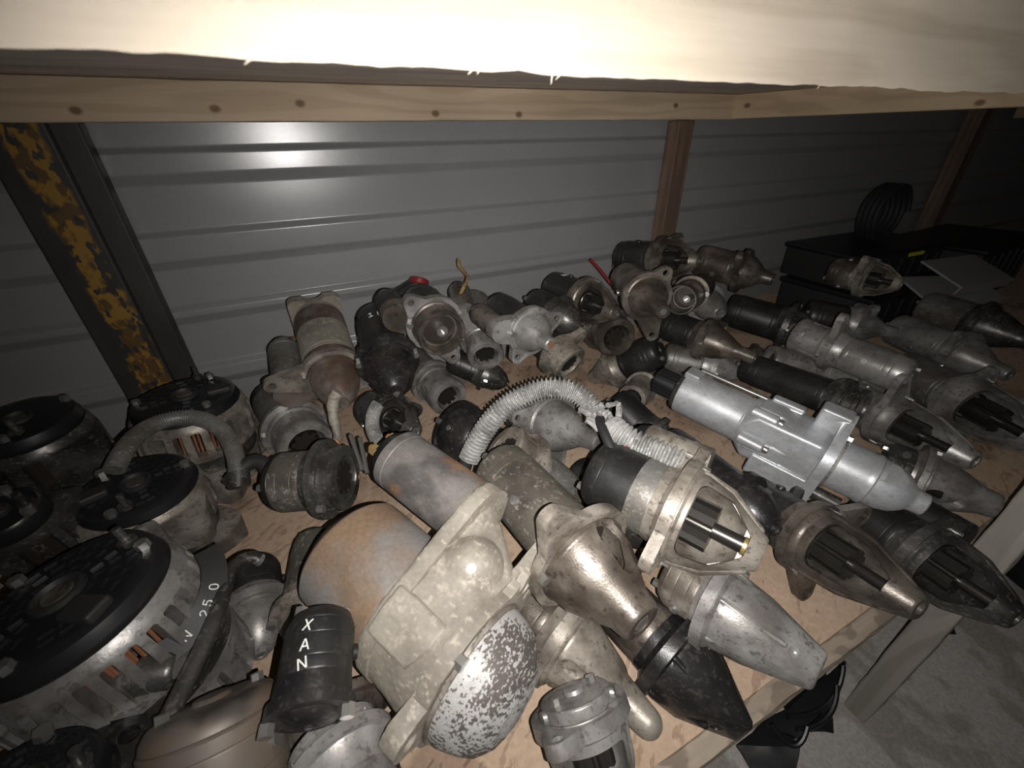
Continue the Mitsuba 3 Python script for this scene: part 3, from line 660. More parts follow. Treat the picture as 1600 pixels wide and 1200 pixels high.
    {"A": [0.6674, 0.6148, 0.0891], "C": [0.7962, 0.4785, 0.0657], "R": np.float64(0.0325), "fl": 0.55, "nose": "snout", "yoke": "yoke_gray", "house": "alu", "ears": [(267, np.float64(0.0765))], "win": 180, "label": "short grey starter motor just above the tail of the silver one"},
    {"A": [0.8016, 0.625, 0.0354], "C": [0.9538, 0.4882, 0.0533], "R": np.float64(0.0352), "fl": 0.6, "nose": "cone", "yoke": "alu_grime", "house": "alu_grime", "ears": [], "win": 0, "label": "brown stained motor between the silver starter and the black row"},
    {"A": [0.9526, 0.6943, 0.1233], "C": [1.047, 0.4757, 0.1032], "R": np.float64(0.0428), "fl": 0.6, "nose": "snout", "yoke": "yoke_black", "house": "alu_dark", "ears": [(285, np.float64(0.1006))], "win": 180, "label": "fat black motor in the row behind the satin grey starters"},
    {"A": [1.0801, 0.5737, 0.1266], "C": [1.2063, 0.4256, 0.1057], "R": np.float64(0.0379), "fl": 0.55, "nose": "snout", "yoke": "yoke_black", "house": "alu", "ears": [(48, np.float64(0.0891))], "win": 180, "label": "black motor with a stubby light flange in front of the dark cases"},
    {"A": [1.1573, 0.5694, 0.2214], "C": [1.1743, 0.4453, 0.2207], "R": np.float64(0.034), "fl": 0.45, "nose": "open", "yoke": "alu_grime", "house": "alu_warm", "ears": [(45, np.float64(0.0638))], "win": 76, "ext": 0.02, "label": "dusky starter motor with round mouth in front of the dark stacked cases"},
    {"A": [0.8003, 0.6545, 0.2204], "C": [0.6063, 0.5415, 0.25], "R": np.float64(0.0271), "fl": 0.6, "nose": "cup", "yoke": "yoke_black", "house": "alu_grime", "ears": [], "win": 180, "label": "dark starter motor with ring mouth at the foot of the rusty post"},
    {"A": [0.954, 0.8291, 0.1308], "C": [0.8399, 0.6218, 0.1544], "R": np.float64(0.0365), "fl": 0.55, "nose": "dome", "yoke": "yoke_black", "house": "alu", "ears": [], "win": 180, "ext": 0.03, "label": "starter motor with small shiny dome low in the back pile"},
    {"A": [0.5792, 0.7831, 0.1476], "C": [0.5397, 0.6231, 0.1527], "R": np.float64(0.0397), "fl": 0.6, "nose": "ring", "yoke": "yoke_black", "house": "alu_grime", "ears": [], "win": 180, "ext": 0.04, "label": "sooty starter motor under the one with white scribble on its tail"},
    {"A": [0.3849, 0.7167, 0.2333], "C": [0.4234, 0.5986, 0.2137], "R": np.float64(0.0305), "fl": 0.6, "nose": "dome", "yoke": "yoke_black", "house": "alu_dark", "ears": [], "win": 180, "label": "dark motor tucked behind the copper plugged starter"},
    {"A": [0.1644, 0.9346, 0.0562], "C": [0.1986, 0.7216, 0.0467], "R": np.float64(0.0385), "fl": 0.6, "nose": "ring", "yoke": "yoke_gray", "house": "alu", "ears": [(258, np.float64(0.0905))], "win": 180, "label": "starter motor with pale ring mouth at the foot of the glossy black one"},
    {"A": [0.2161, 0.7747, 0.1164], "C": [0.3235, 0.702, 0.0618], "R": np.float64(0.0281), "fl": 0.6, "nose": "dome", "yoke": "yoke_black", "house": "alu_dark", "ears": [], "win": 180, "label": "dark motor with domed end lying on the bare board beside the hose"},
    {"A": [0.3188, 0.4218, 0.0379], "C": [0.3323, 0.2425, 0.0573], "R": np.float64(0.0378), "fl": 0.6, "nose": "dome", "yoke": "yoke_black", "house": "alu_dark", "ears": [], "win": 180, "label": "motor buried between the grimy cone starter and the open nosed one"},
    {"A": [0.4181, 0.3484, 0.1211], "C": [0.4039, 0.1605, 0.1313], "R": np.float64(0.0297), "fl": 0.72, "nose": "dome", "yoke": "yoke_black", "house": "cast_black", "ears": [], "win": 180, "label": "plain black motor under the middle of the silver starter"},
    {"A": [-0.1603, 0.4666, 0.0455], "C": [-0.15, 0.3404, 0.0356], "R": np.float64(0.0305), "fl": 0.55, "nose": "dome", "yoke": "yoke_black", "house": "alu", "ears": [], "win": 180, "label": "small black motor with rounded grey end lying alone on the bare board"},
    {"A": [-0.084, 0.3966, 0.0725], "C": [-0.098, 0.308, 0.0728], "R": np.float64(0.0283), "fl": 0.62, "nose": "dome", "yoke": "yoke_olive", "house": "alu_warm", "ears": [], "win": 180, "ext": 0.05, "label": "brown capped motor wedged beside the black lettered one"},
    {"A": [-0.142, 0.2353, 0.1651], "C": [-0.1474, 0.163, 0.1026], "R": np.float64(0.0444), "fl": 0.85, "nose": "dome", "yoke": "rust_yoke2", "house": "rust_yoke2", "ears": [], "win": 0, "nr": 0.98, "label": "big blackened brown motor body at the bottom edge of the photo"},
    {"A": [-0.0566, 0.2445, 0.1944], "C": [-0.0741, 0.1705, 0.1838], "R": np.float64(0.025), "fl": 0.86, "nose": "dome", "yoke": "yoke_black", "house": "cast_black", "ears": [], "win": 180, "nr": 1.0, "letters": 1, "label": "black motor body hand lettered X A N in white"},
    {"A": [-0.0783, 0.1777, 0.0479], "C": [-0.0873, 0.2547, 0.0594], "R": np.float64(0.0451), "fl": 0.7, "nose": "cone", "yoke": "rust_yoke2", "house": "alu_grime", "ears": [], "win": 0, "ext": 0.06, "label": "rust streaked motor below the black lettered one"},
    {"A": [-0.0577, 0.1362, 0.1302], "C": [-0.0699, 0.1862, 0.1278], "R": np.float64(0.0297), "fl": 0.6, "nose": "ring", "yoke": "alu", "house": "alu", "ears": [], "win": 0, "ext": 0.07, "label": "grey round casting at the bottom edge left of the speckled dome"},
    {"A": [0.4436, 0.5094, 0.0957], "C": [0.4838, 0.383, 0.0377], "R": np.float64(0.034), "fl": 0.66, "nose": "dome", "yoke": "yoke_black", "house": "alu_dark", "ears": [], "win": 180, "label": "dark motor in the shadow between the frayed hose and the silver starter"},
    {"A": [0.6517, 0.6162, 0.0342], "C": [0.5028, 0.522, 0.0708], "R": np.float64(0.0271), "fl": 0.5, "nose": "ring", "yoke": "yoke_gray", "house": "alu_warm", "ears": [], "win": 180, "ext": 0.06, "label": "small grey housing peeping out left of the silver tail"},
]

for s in STARTERS: starter(s)

# ------------------------------------------------------------------ the big tan starter with the speckled dome
BIG_A, BIG_C = [-.034, .334, .155], [.050, .170, .129]
def big_starter():
    A, C = np.array(BIG_A), np.array(BIG_C)
    a = C - A; L = np.linalg.norm(a); R, Rs = .059, .034
    t = Thing('starter_motor', 'largest starter motor, tan and rusty with a white speckled dome, in the foreground', 'starter motor', frame(a, A), 'used starter motors on the shelf')
    D = R + Rs + .008
    sy, sz = pol(302, D)
    xs = .50 * L
    t.add('yoke', rev([(0, 0), (0, R * .80), (.004, R * .93), (.010, R), (xs - .002, R), (xs, R * .985), (xs, 0)], 90), 'rust_yoke')
    t.add('end_cap', rev([(-.016, 0), (-.016, R * .4), (-.012, R * .62), (-.001, R * .78), (-.001, 0)], 60), 'rust_yoke2')
    so = t.add('solenoid', rev([(-.020, 0), (-.020, Rs * .93), (-.018, Rs), (-.008, Rs), (-.007, Rs * .965), (-.0055, Rs), (xs - .001, Rs), (xs - .001, 0)], 64).translate([0, sy, sz]), 'rust_solenoid')
    t.add('terminal_cap', rev([(-.034, 0), (-.034, Rs * .62), (-.030, Rs * .8), (-.021, Rs * .9), (-.021, 0)], 40).translate([0, sy, sz]), 'plastic_black', under=so)
    for k in (-1, 1):
        t.add('terminal_stud', cyl(-.050, -.034, .004, n=16, y=sy + k * .012, z=sz + .006), 'copper', under=so)
        t.add('nut', hexnut(-.046, -.039, .0072, sy + k * .012, sz + .006), 'brass', False, under=so)
    # drive housing block: two lobes, flat top, boss
    b0, b1 = xs, .93 * L
    dirs = np.array(pol(300, 1.0)); perp = np.array([-dirs[1], dirs[0]])
    o = CS.batch_hull([disc(R * 1.01, n=72), disc(Rs * 1.10, sy * .97, sz * .97, 48)])
    back_plate = M.batch_hull([ext(o, b0, b0 + .001), ext(o.offset(.0015, m3.JoinType.Round), b0 + .003, b0 + .016)])
    block = M.batch_hull([ext(CS.batch_hull([disc(R * .98, n=72), disc(Rs * .80, sy * .90, sz * .90, 48)]), b0 + .002, b0 + .016), ext(CS.batch_hull([disc(R * 1.05, n=72), disc(Rs * .50, sy * .60, sz * .60, 48)]), b1 - .012, b1 - .010)])
    lug = M.batch_hull([cyl(b1 - .016, b1, .015, n=32, y=pol(75, R * 1.22)[0], z=pol(75, R * 1.22)[1]), cyl(b1 - .014, b1, R * .8, n=40)])
    lug2 = M.batch_hull([cyl(b1 - .016, b1, .015, n=32, y=pol(285, R * 1.95)[0], z=pol(285, R * 1.95)[1]), cyl(b1 - .014, b1, R * .8, n=40)])
    ring = ext(disc(R * 1.10, n=80), b1 - .014, b1)
    by, bz = pol(318, R * 1.10)
    boss = M.batch_hull([M.sphere(.030, 36).translate([b0 + .036, by, bz]), M.sphere(.024, 28).translate([b0 + .020, sy * .72, sz * .72])])
    step = M.batch_hull([rbox(b0 + .004, b1 - .02, -.012, .012, 0, R * 1.07, .004).rotate([20, 0, 0]), rbox(b0 + .004, b1 - .03, -.030, .0, 0, R * .99, .004).rotate([20, 0, 0])])
    holes = [cyl(b1 - .03, b1 + .02, .0065, n=28, y=pol(*e)[0], z=pol(*e)[1]) for e in ((75, R * 1.22), (285, R * 1.95))]
    slots = [M.batch_hull([cyl(b1 - .008, b1 + .01, .0035, n=16, y=pol(p, R * 1.45)[0], z=pol(p, R * 1.45)[1]), cyl(b1 - .008, b1 + .01, .0035, n=16, y=pol(p, R * 1.25)[0], z=pol(p, R * 1.25)[1])]) for p in (278, 292, 304)]
    h = M.batch_boolean([back_plate, block, lug, lug2, ring, boss, step], m3.OpType.Add)
    for q in holes + slots: h -= q
    mm = h.refine_to_length(.0035).to_mesh()
    tm = trimesh.Trimesh(mm.vert_properties[:, :3], mm.tri_verts, process=True)
    dh = t.add('drive_housing', wobble(tm, .0009, 75, 2), 'tan_cast', 34)
    cl = np.linalg.inv(np.vstack([t.F, [0, 0, 0, 1]])) @ np.append(CAM, 1)
    cd = cl[:3] - np.array([b0 + .036, by, bz]); cd /= np.linalg.norm(cd)
    t.add('paint_dab', M.sphere(.0042, 20).scale([1, 1, .35]).transform(np.c_[np.c_[np.cross([.3, .9, .1], cd) / np.linalg.norm(np.cross([.3, .9, .1], cd)), np.cross(cd, np.cross([.3, .9, .1], cd) / np.linalg.norm(np.cross([.3, .9, .1], cd))), cd], np.array([b0 + .036, by, bz]) + cd * .0302]), 'white_paint', under=dh, label='white dab of paint on the round boss')
    # speckled dome
    Rd = R * .97
    dome = rev([(b1 - .002, 0), (b1 - .002, Rd), (b1 + .006, Rd), (b1 + .014, Rd * .975), (b1 + .026, Rd * .90), (b1 + .038, Rd * .76), (b1 + .046, Rd * .56), (b1 + .050, Rd * .30), (b1 + .051, 0)], 80)
    mm = dome.refine_to_length(.003).to_mesh()
    t.add('nose_dome', wobble(trimesh.Trimesh(mm.vert_properties[:, :3], mm.tri_verts, process=True), .0007, 110, 6), 'speckled', True, 'dark dome covered in white speckles')
    t.add('dome_rim', rev([(b1 + .001, Rd * .9), (b1 + .001, Rd * 1.05), (b1 + .004, Rd * 1.05), (b1 + .005, Rd * .9)], 80), 'alu_warm')
    for ph in (20, 140, 230):
        y, z = pol(ph, R * 1.02)
        t.add('bolt', hexnut(b1 - .001, b1 + .006, .006, y, z), 'steel', False, under=dh)
big_starter()

# ------------------------------------------------------------------ the clean silver reduction starter
def silver_starter():
    A, C = np.array([.494, .430, .158]), np.array([.620, .111, .115])
    a = C - A; L = np.linalg.norm(a); R = .036
    t = Thing('starter_motor', 'long clean silver starter motor with a tall block ear, on top of the right pile', 'starter motor', frame(a, A), 'used starter motors on the shelf')
    x1, x2, x3 = .025, .36 * L, .665 * L
    ec = t.add('end_cap', rev([(x1 - .010, 0), (x1 - .010, R * .70), (x1 - .007, R * .92), (x1, R), (x1, 0)], 60), 'alu_dark')
    t.add('terminal_cap', M.batch_boolean([rev([(-.022, 0), (-.022, R * .50), (-.018, R * .56), (x1 - .009, R * .58), (x1 - .009, 0)], 36)] + [box(-.018, x1 - .010, -.0028, .0028, R * .5, R * .66).rotate([30 * i, 0, 0]) for i in range(12)], m3.OpType.Add), 'plastic_black', under=ec, label='ribbed black terminal cap')
    t.add('cap_lug', rbox(x1 - .004, x1 + .020, -.013, .013, R * .8, R * 1.16, .003), 'silver', under=ec)
    t.add('yoke', rev([(x1, 0), (x1, R * .985), (x1 + .002, R), (x2 - .004, R), (x2 - .002, R * 1.03), (x2, R * 1.03), (x2, 0)], 72), 'silver')
    # reduction casing
    g0, g1 = x2, x3
    body = M.batch_hull([bevel_disc(g0, g0 + .012, R * 1.06, .002, 64), rbox(g0 + .012, g1 - .004, -R * .95, R * .95, -R * 1.1, R * .96, .006), rbox(g0 + .03, g1, -R * .9, R * 1.05, -R * 1.0, R * .9, .006)])
    pad = M.batch_hull([rbox(g0 + .010, g0 + .045, -R * .45, R * .50, R * .6, R * 1.12, .004), rbox(g0 + .016, g0 + .060, -R * .40, R * .40, R * .5, R * 1.0, .004)])
    side = M.batch_hull([rbox(g0 + .012, g0 + .045, -R * 1.15, -R * .5, -R * .55, R * .10, .004), rbox(g0 + .02, g0 + .07, -R * 1.02, -R * .5, -R * .5, R * .05, .004)])
    top = rbox(g0 + .018, g0 + .062, R * .55, R * .98, R * .55, R * 1.20, .003)
    web = M.batch_hull([rbox(g0 + .03, g1, -R * 1.1, -R * .7, -R * 1.6, -R * .6, .004), rbox(g0 + .05, g1, -R * 1.0, -R * .2, -R * 1.1, -R * .6, .004)])
    dh = t.add('reduction_housing', M.batch_boolean([body, pad, side, top, web], m3.OpType.Add), 'silver')
    for y, z in ((-R * .62, R * .92), (-R * 1.12, -R * .12)):
        t.add('screw_boss', bevel_disc(g0 + .004, g0 + .040, .0085, .002, 24, y=y, z=z), 'silver', under=dh)
        t.add('bolt', bevel_disc(g0 + .040, g0 + .047, .0058, .001, 18, y=y, z=z), 'steel', under=dh)
    t.add('through_rod', tube(np.array([(x1 + .01, R * .75, R * .92), (g0 + .02, R * .75, R * .92)]), .0032, 12), 'steel')
    # flange with block ear
    ey, ez = pol(335, R * 1.60)
    fo = CS.batch_hull([disc(R * 1.14, n=64), disc(.012, ey, ez, 28)]) + CS.batch_hull([disc(.012, *pol(150, R * 1.62), 28), disc(R * .9, *pol(150, R * .3), 40)])
    plate = ext(fo, g1 - .002, g1 + .011)
    ear = M.batch_hull([rbox(g1 - .030, g1 + .008, ey - .015, ey + .013, ez - .012, ez + .012, .004), rbox(g1 - .030, g1 + .006, ey - .012, ey + .018, ez - .034, ez - .01, .004)])
    pocket = M.batch_hull([cyl(g1 + .003, g1 + .03, .0045, n=16, y=ey, z=ez - .004), cyl(g1 + .003, g1 + .03, .0070, n=16, y=ey + .006, z=ez - .022)])
    hole = cyl(g1 - .05, g1 + .05, .0055, n=24, y=pol(150, R * 1.62)[0], z=pol(150, R * 1.62)[1])
    fl = t.add('mounting_flange', plate + ear - pocket - hole, 'silver')
    t.add('flange_rim', rev([(g1 + .010, R * .9), (g1 + .010, R * 1.12), (g1 + .015, R * 1.10), (g1 + .016, R * .9)], 64), 'alu', under=fl)
    for p in (310, 355):
        y, z = pol(p, R * 1.12); t.add('bolt', hexnut(g1 + .010, g1 + .017, .0055, y, z), 'steel', False, under=fl)
    t.add('rubber_boot', M.batch_hull([bevel_disc(g1 - .012, g1 + .006, .017, .004, 32, y=pol(150, R * 1.45)[0], z=pol(150, R * 1.45)[1]), bevel_disc(g1 - .010, g1 + .004, .014, .003, 28, y=pol(150, R * 1.9)[0], z=pol(150, R * 1.9)[1])]), 'plastic_matte', label='black rubber pad under the flange')
    # nose
    n0 = g1 + .012; Ln = L - n0
    nose = rev([(n0, 0), (n0, R * .98), (n0 + .36 * Ln, R * .96), (n0 + .38 * Ln, R * .99), (n0 + .43 * Ln, R * .99), (n0 + .45 * Ln, R * .93), (n0 + .60 * Ln, R * .90), (n0 + .72 * Ln, R * .78), (n0 + .80 * Ln, R * .60), (n0 + .845 * Ln, R * .46), (n0 + .88 * Ln, R * .42), (n0 + .985 * Ln, R * .40), (n0 + Ln, R * .35), (n0 + Ln, 0)], 72)
    cut = M.batch_hull([rbox(n0 + .08 * Ln, n0 + .55 * Ln, -R * .55, R * .55, -R * 1.4, -R * .5, .004)]).rotate([25, 0, 0])
    flat = box(n0 + .50 * Ln, n0 + .72 * Ln, -R, R, R * .80, R * 1.2).rotate([20, 0, 0])
    t.add('nose', nose - cut - flat, 'silver')
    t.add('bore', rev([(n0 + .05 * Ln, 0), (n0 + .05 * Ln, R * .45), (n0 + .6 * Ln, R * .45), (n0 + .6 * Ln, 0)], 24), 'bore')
    y, z = pol(160, R * 1.42)
    t.add('pivot_tube', rev([(g1, 0), (g1, .010), (g1 + .045, .010), (g1 + .045, .0065), (g1 + .03, .0065), (g1 + .03, 0)], 28).translate([0, y, z]), 'alu_dark')
    y, z = pol(160, R * 1.42)
    t.add('pivot_plug', cyl(g1 + .028, g1 + .038, .006, n=20, y=y, z=z), 'copper')
silver_starter()

# ------------------------------------------------------------------ alternators
def alternator(base, axis, R, H, label, cover='grid', body='alu_dark', up=(1, .3, .1), slots=22, copper=True, lugs_at=(60, 190, 300)):
    t = Thing('alternator', label, 'alternator', frame(axis, base, up), 'used alternators at the left end of the shelf')
    # pulley, front casing, stator, rear casing, cover - from the base upwards along x
    t.add('pulley', rev([(-.030, 0), (-.030, R * .40), (-.026, R * .42), (-.022, R * .36), (-.018, R * .42), (-.014, R * .36), (-.010, R * .42), (-.004, R * .40), (-.002, R * .2), (-.002, 0)], 40), 'pinion')
    f = rev([(0, 0), (0, R * .55), (.006, R * .86), (.014, R * .98), (.36 * H, R), (.36 * H, R * .86), (.02, R * .8), (.012, 0)], 64)
    f -= M.batch_boolean([rbox(.014, .30 * H, -R * .055, R * .055, R * .7, R * 1.2, .003, 8).rotate([360 / 16 * i, 0, 0]) for i in range(16)], m3.OpType.Add)
    lugs = [M.batch_hull([cyl(.01, .36 * H, .013, n=24, y=pol(p, R * 1.20)[0], z=pol(p, R * 1.20)[1]), cyl(.01, .36 * H, .012, n=20, y=pol(p + 14, R * .95)[0], z=pol(p + 14, R * .95)[1]), cyl(.01, .36 * H, .012, n=20, y=pol(p - 14, R * .95)[0], z=pol(p - 14, R * .95)[1])]) - cyl(0, H, .006, n=20, y=pol(p, R * 1.20)[0], z=pol(p, R * 1.20)[1]) for p in lugs_at]
    t.add('front_casing', M.batch_boolean([f] + lugs, m3.OpType.Add), body)
    t.add('stator_ring', rev([(.34 * H, R * .80), (.34 * H, R * .985), (.37 * H, R * 1.0), (.50 * H, R * 1.0), (.52 * H, R * .985), (.52 * H, R * .80)], 64), 'alu_dark' if body != 'alu_dark' else 'yoke_gray')
    r = rev([(.52 * H, R * .84), (.52 * H, R * 1.06), (.56 * H, R * 1.08), (.78 * H, R * 1.07), (.86 * H, R * 1.02), (.90 * H, R * .94), (.90 * H, 0), (.84 * H, 0), (.82 * H, R * .84)], 72)
    w = 2 * math.pi * R / slots
    r -= M.batch_boolean([rbox(.58 * H, .83 * H, -w * .29, w * .29, R * .7, R * 1.2, w * .12, 8).rotate([360 / slots * i, 0, 0]) for i in range(slots)], m3.OpType.Add)
    lug = M.batch_hull([cyl(.54 * H, .84 * H, .014, n=24, y=pol(20, R * 1.24)[0], z=pol(20, R * 1.24)[1]), cyl(.54 * H, .84 * H, .016, n=20, y=pol(38, R * .9)[0], z=pol(38, R * .9)[1]), cyl(.54 * H, .84 * H, .016, n=20, y=pol(2, R * .9)[0], z=pol(2, R * .9)[1])])
    lug -= cyl(0, H, .0065, n=24, y=pol(20, R * 1.24)[0], z=pol(20, R * 1.24)[1])
    t.add('rear_casing', r + (lug - cyl(.5 * H, .9 * H, R * .83, n=48)), body)
    if copper:
        for i in range(slots):
            wd = [tube(np.array([(.57 * H, R * .80, dz), (.84 * H, R * .80, dz + .002)]), .0016, 6) for dz in (-.005, 0, .005)]
            m = trimesh.util.concatenate(wd); m.apply_transform(trimesh.transformations.rotation_matrix(math.radians(360 / slots * i + 8), [1, 0, 0]))
            t.add('winding', m, 'copper')
    else:
        t.add('rotor', cyl(.5 * H, .85 * H, R * .78, n=40), 'bore')
    # plastic cover with a real grille
    c0, c1 = .885 * H, H
    cv = rev([(c0, 0), (c0, R * .93), (c0 + .004, R * .96), (c1 - .012, R * .95), (c1 - .003, R * .90), (c1, R * .82), (c1, 0)], 80)
    cuts = []
    if cover == 'grid':
        for k, (r0, r1, num, off) in enumerate(((.30, .42, 14, 3), (.46, .58, 20, 0), (.62, .74, 26, 4))):
            for i in range(num):
                an = 360 / num * i + off
                if 200 < an % 360 < 275: continue
                wd = 2 * math.pi * R * (r0 + r1) / 2 / num * .40
                cuts.append(box(c1 - .0022, c1 + .01, -wd, wd, R * r0, R * r1).rotate([an, 0, 0]))
        for i in range(3):
            for j in range(2): cuts.append(box(c1 - .0022, c1 + .01, -R * .02 + R * (.17 * i - .17), R * .12 + R * (.17 * i - .17), -R * (.60 + .13 * j), -R * (.51 + .13 * j)).rotate([235 - 180, 0, 0]))
    cv -= M.batch_boolean(cuts, m3.OpType.Add) if cuts else M()
    cc = t.add('cover', cv, 'plastic_black')
    t.add('grille_floor', bevel_disc(c1 - .0032, c1 - .0023, R * .78, .0002, 48), 'alu_warm' if cover == 'grid' else 'bore', under=cc)
    t.add('hub', rev([(c1 - .002, R * .10), (c1 - .002, R * .26), (c1 + .004, R * .25), (c1 + .005, R * .21), (c1 + .001, R * .18), (c1 + .001, R * .10)], 40), 'plastic_matte', under=cc)
    t.add('hub_cap', bevel_disc(c1 - .001, c1 + .003, R * .15, .001, 30), 'alu_grime', under=cc)
    for ph in (80, 205, 320):
        y, z = pol(ph, R * .80)
        t.add('cover_nut', hexnut(c1 - .001, c1 + .006, .0055, y, z), 'steel', False, under=cc)
    y, z = pol(335, R * .70)
    s = t.add('terminal_stud', cyl(c1 - .002, c1 + .022, .0035, n=16, y=y, z=z), 'alu_dark')
    t.add('nut', hexnut(c1 + .002, c1 + .008, .007, y, z), 'alu_dark', False, under=s)
    y, z = pol(255, R * .62)
    t.add('regulator', rbox(c1 - .003, c1 + .007, y - R * .22, y + R * .22, z - R * .14, z + R * .14, .003), 'plastic_matte')
    return t
alternator((-0.2180, 0.3319, 0.0320), (-0.148, 0.059, 0.987), 0.073, 0.1799, 'large alternator with black grille cover and pale slotted casing showing copper', body='alu', slots=30, up=(0.55, 0.85, 0), lugs_at=(60, 190))
pale_grille = alternator((-0.2589, 0.5388, 0.0320), (0.060, -0.050, 0.997), 0.062, 0.1390, 'alternator with a black cover and pale grille squares, under the ribbed hose loop', body='alu_warm', up=(0.5, -1, 0))
pg_ = np.linalg.inv(np.vstack([pale_grille.F, [0, 0, 0, 1]])) @ np.array([-0.3014, 0.5492, 0.1644, 1.0])
for i in range(3):
    for j in range(2):
        pale_grille.add('grille_pane', box(-.0035, .0035, -.0016, .0016, -.0008, .0008).transform(np.array([[0, 0, 1, pg_[0] + .0006], [1, 0, 0, pg_[1] * .88 + (i - 1) * .0085], [0, 1, 0, pg_[2] * .88 + (j - .5) * .005]], float)), 'silver', False)

alternator((-0.2263, 0.6980, 0.0320), (0.050, 0.000, 0.999), 0.072, 0.1606, 'alternator with a dirty slotted black cover at the foot of the yellow striped post', body='alu_warm', up=(-0.2, 1, 0))
alternator((-0.3810, 0.6753, 0.0320), (0.000, -0.050, 0.999), 0.060, 0.1904, 'tall alternator with solid black cap and grey body at the left edge', cover='plain', body='alu_dark', copper=False, slots=12, up=(1, -1, 0))
alternator((-0.2650, 0.2081, 0.0320), (0.195, 0.098, 0.976), 0.038, 0.1471, 'dark alternator with long open slots in the bottom left corner', cover='grid', body='cast_black', copper=False, slots=14)
alternator((-0.3403, 0.5276, 0.0320), (0.000, -0.196, 0.981), 0.034, 0.1753, 'small blackened alternator squeezed between the others at the left edge', cover='plain', body='alu_dark', copper=False, slots=12)
# ------------------------------------------------------------------ hoses, wires, rods

used_hose = 'ribbed cable sleeves'
ho = Thing('corrugated_hose', 'thick grey ribbed cable hose arching over the middle of the pile', 'hose')
ho.add('sleeve', corrugated([(0.1321, 0.4223, 0.1415), (0.1569, 0.4271, 0.1766), (0.1907, 0.4258, 0.2087), (0.2323, 0.4130, 0.2290), (0.2682, 0.3909, 0.2309), (0.2872, 0.3651, 0.2150), (0.2925, 0.3379, 0.1970)], .0152, .0050, .28), 'hose', 50)
ho.add('inner_cable', tube(spline([(0.1386, 0.4324, 0.1518), (0.1296, 0.4300, 0.1319), (0.1220, 0.4303, 0.1074)], 10), .010, 12), 'rubber')
fr = Thing('frayed_hose', 'torn grey ribbed sleeve with red wire and a black cable hanging out', 'hose')
fr.add('sleeve', corrugated([(0.2726, 0.3072, 0.2241), (0.2786, 0.2826, 0.2202), (0.2901, 0.2622, 0.2170), (0.3006, 0.2433, 0.2153), (0.3074, 0.2318, 0.2125)], .0165, .0062, .22), 'hose', 30)
fr.add('black_cable', tube(spline([(0.2688, 0.3237, 0.2268), (0.2518, 0.2860, 0.2257), (0.2487, 0.2661, 0.2127), (0.2376, 0.2436, 0.1900)], 20), .0056, 12), 'rubber')
fr.add('cable_core', tube(np.array([(0.2382, 0.2449, 0.1914), (0.2369, 0.2424, 0.1886)]), .0046, 12), 'brass')
for i, p in enumerate([(0.2638, 0.2735, 0.2212), (0.2721, 0.2494, 0.2100), (0.2684, 0.2866, 0.2248)]):
    fr.add('red_wire', tube(spline([p, (p[0] + .006, p[1] - .004, p[2] - .003), (p[0] + .012, p[1] - .006, p[2] - .004)], 8), .0036, 10), 'red_plastic')
rnd = random.Random(11)
c0 = np.array((0.2769, 0.3558, 0.2228)); c1 = np.array((0.2739, 0.3005, 0.2244))
for i in range(16):
    q = c0 + (c1 - c0) * rnd.random() + np.array([rnd.gauss(0, .007), rnd.gauss(0, .005), rnd.gauss(.002, .005)])
    d = np.array([rnd.gauss(0, 1), rnd.gauss(0, 1), rnd.gauss(0, .6)]); d *= .009 / np.linalg.norm(d)
    fr.add('frayed_tape', wobble(tube(np.array([q - d, q - d * .3, q + d * .4, q + d]), .0034, 7), .004, 160, i), 'hose', 30)
sl = Thing('ribbed_sleeve', 'short pale ribbed cable sleeve ending in coloured plugs', 'hose')
sl.add('sleeve', corrugated([(0.0429, 0.5870, 0.1619), (0.0304, 0.5725, 0.1505), (0.0262, 0.5522, 0.1361), (0.0363, 0.5265, 0.1237)], .0105, .0026), 'hose', 50)
sl.add('blue_plug', tube(np.array([(0.0376, 0.5046, 0.1403), (0.0590, 0.4966, 0.1533)]), .0062, 12), 'blue_plastic')
sl.add('copper_plug', trimesh.creation.box((.016, .012, .014), transform=np.vstack([frame((1, .6, -.3), (0.0221, 0.4818, 0.1434)), [0, 0, 0, 1]])), 'copper', False)
sl.add('brass_clip', tube(spline([(-0.0089, 0.4703, 0.1330), (-0.0264, 0.4739, 0.1259), (-0.0345, 0.4757, 0.1326), (-0.0193, 0.4690, 0.1431)], 16), .004, 8), 'brass')
wr = Thing('taped_cable', 'frayed taped cable hanging from the upright tan starter', 'cable')
wr.add('tape', wobble(tube(spline([(-0.0078, 0.5709, 0.2088), (-0.0179, 0.5675, 0.1963), (-0.0221, 0.5554, 0.1749), (-0.0255, 0.5388, 0.1471)], 40), np.linspace(.0085, .006, 40), 12), .0022, 140, 3), 'tan_cast', 40)
wr.add('core', tube(spline([(-0.0255, 0.5388, 0.1471), (-0.0329, 0.5208, 0.1339), (-0.0324, 0.5004, 0.1227), (-0.0235, 0.4793, 0.1166)], 16), .0045, 10), 'rubber')
wr.add('bare_wire', wobble(tube(spline([(-0.0269, 0.5372, 0.1534), (-0.0245, 0.5310, 0.1477), (-0.0290, 0.5263, 0.1411)], 10), .0028, 8), .001, 300), 'copper')
for i, pts in enumerate(([(-0.0060, 0.5346, 0.1547), (-0.0029, 0.4834, 0.1279)], [(0.0048, 0.5273, 0.1513), (0.0024, 0.4783, 0.1240)])):
    single('steel_strip', tube(np.array(pts), .0032, 8), 'steel', ('flat steel strip on the left of a pair leaning beside the ribbed sleeve', 'flat steel strip on the right of a pair leaning beside the ribbed sleeve')[i], 'metal strip')
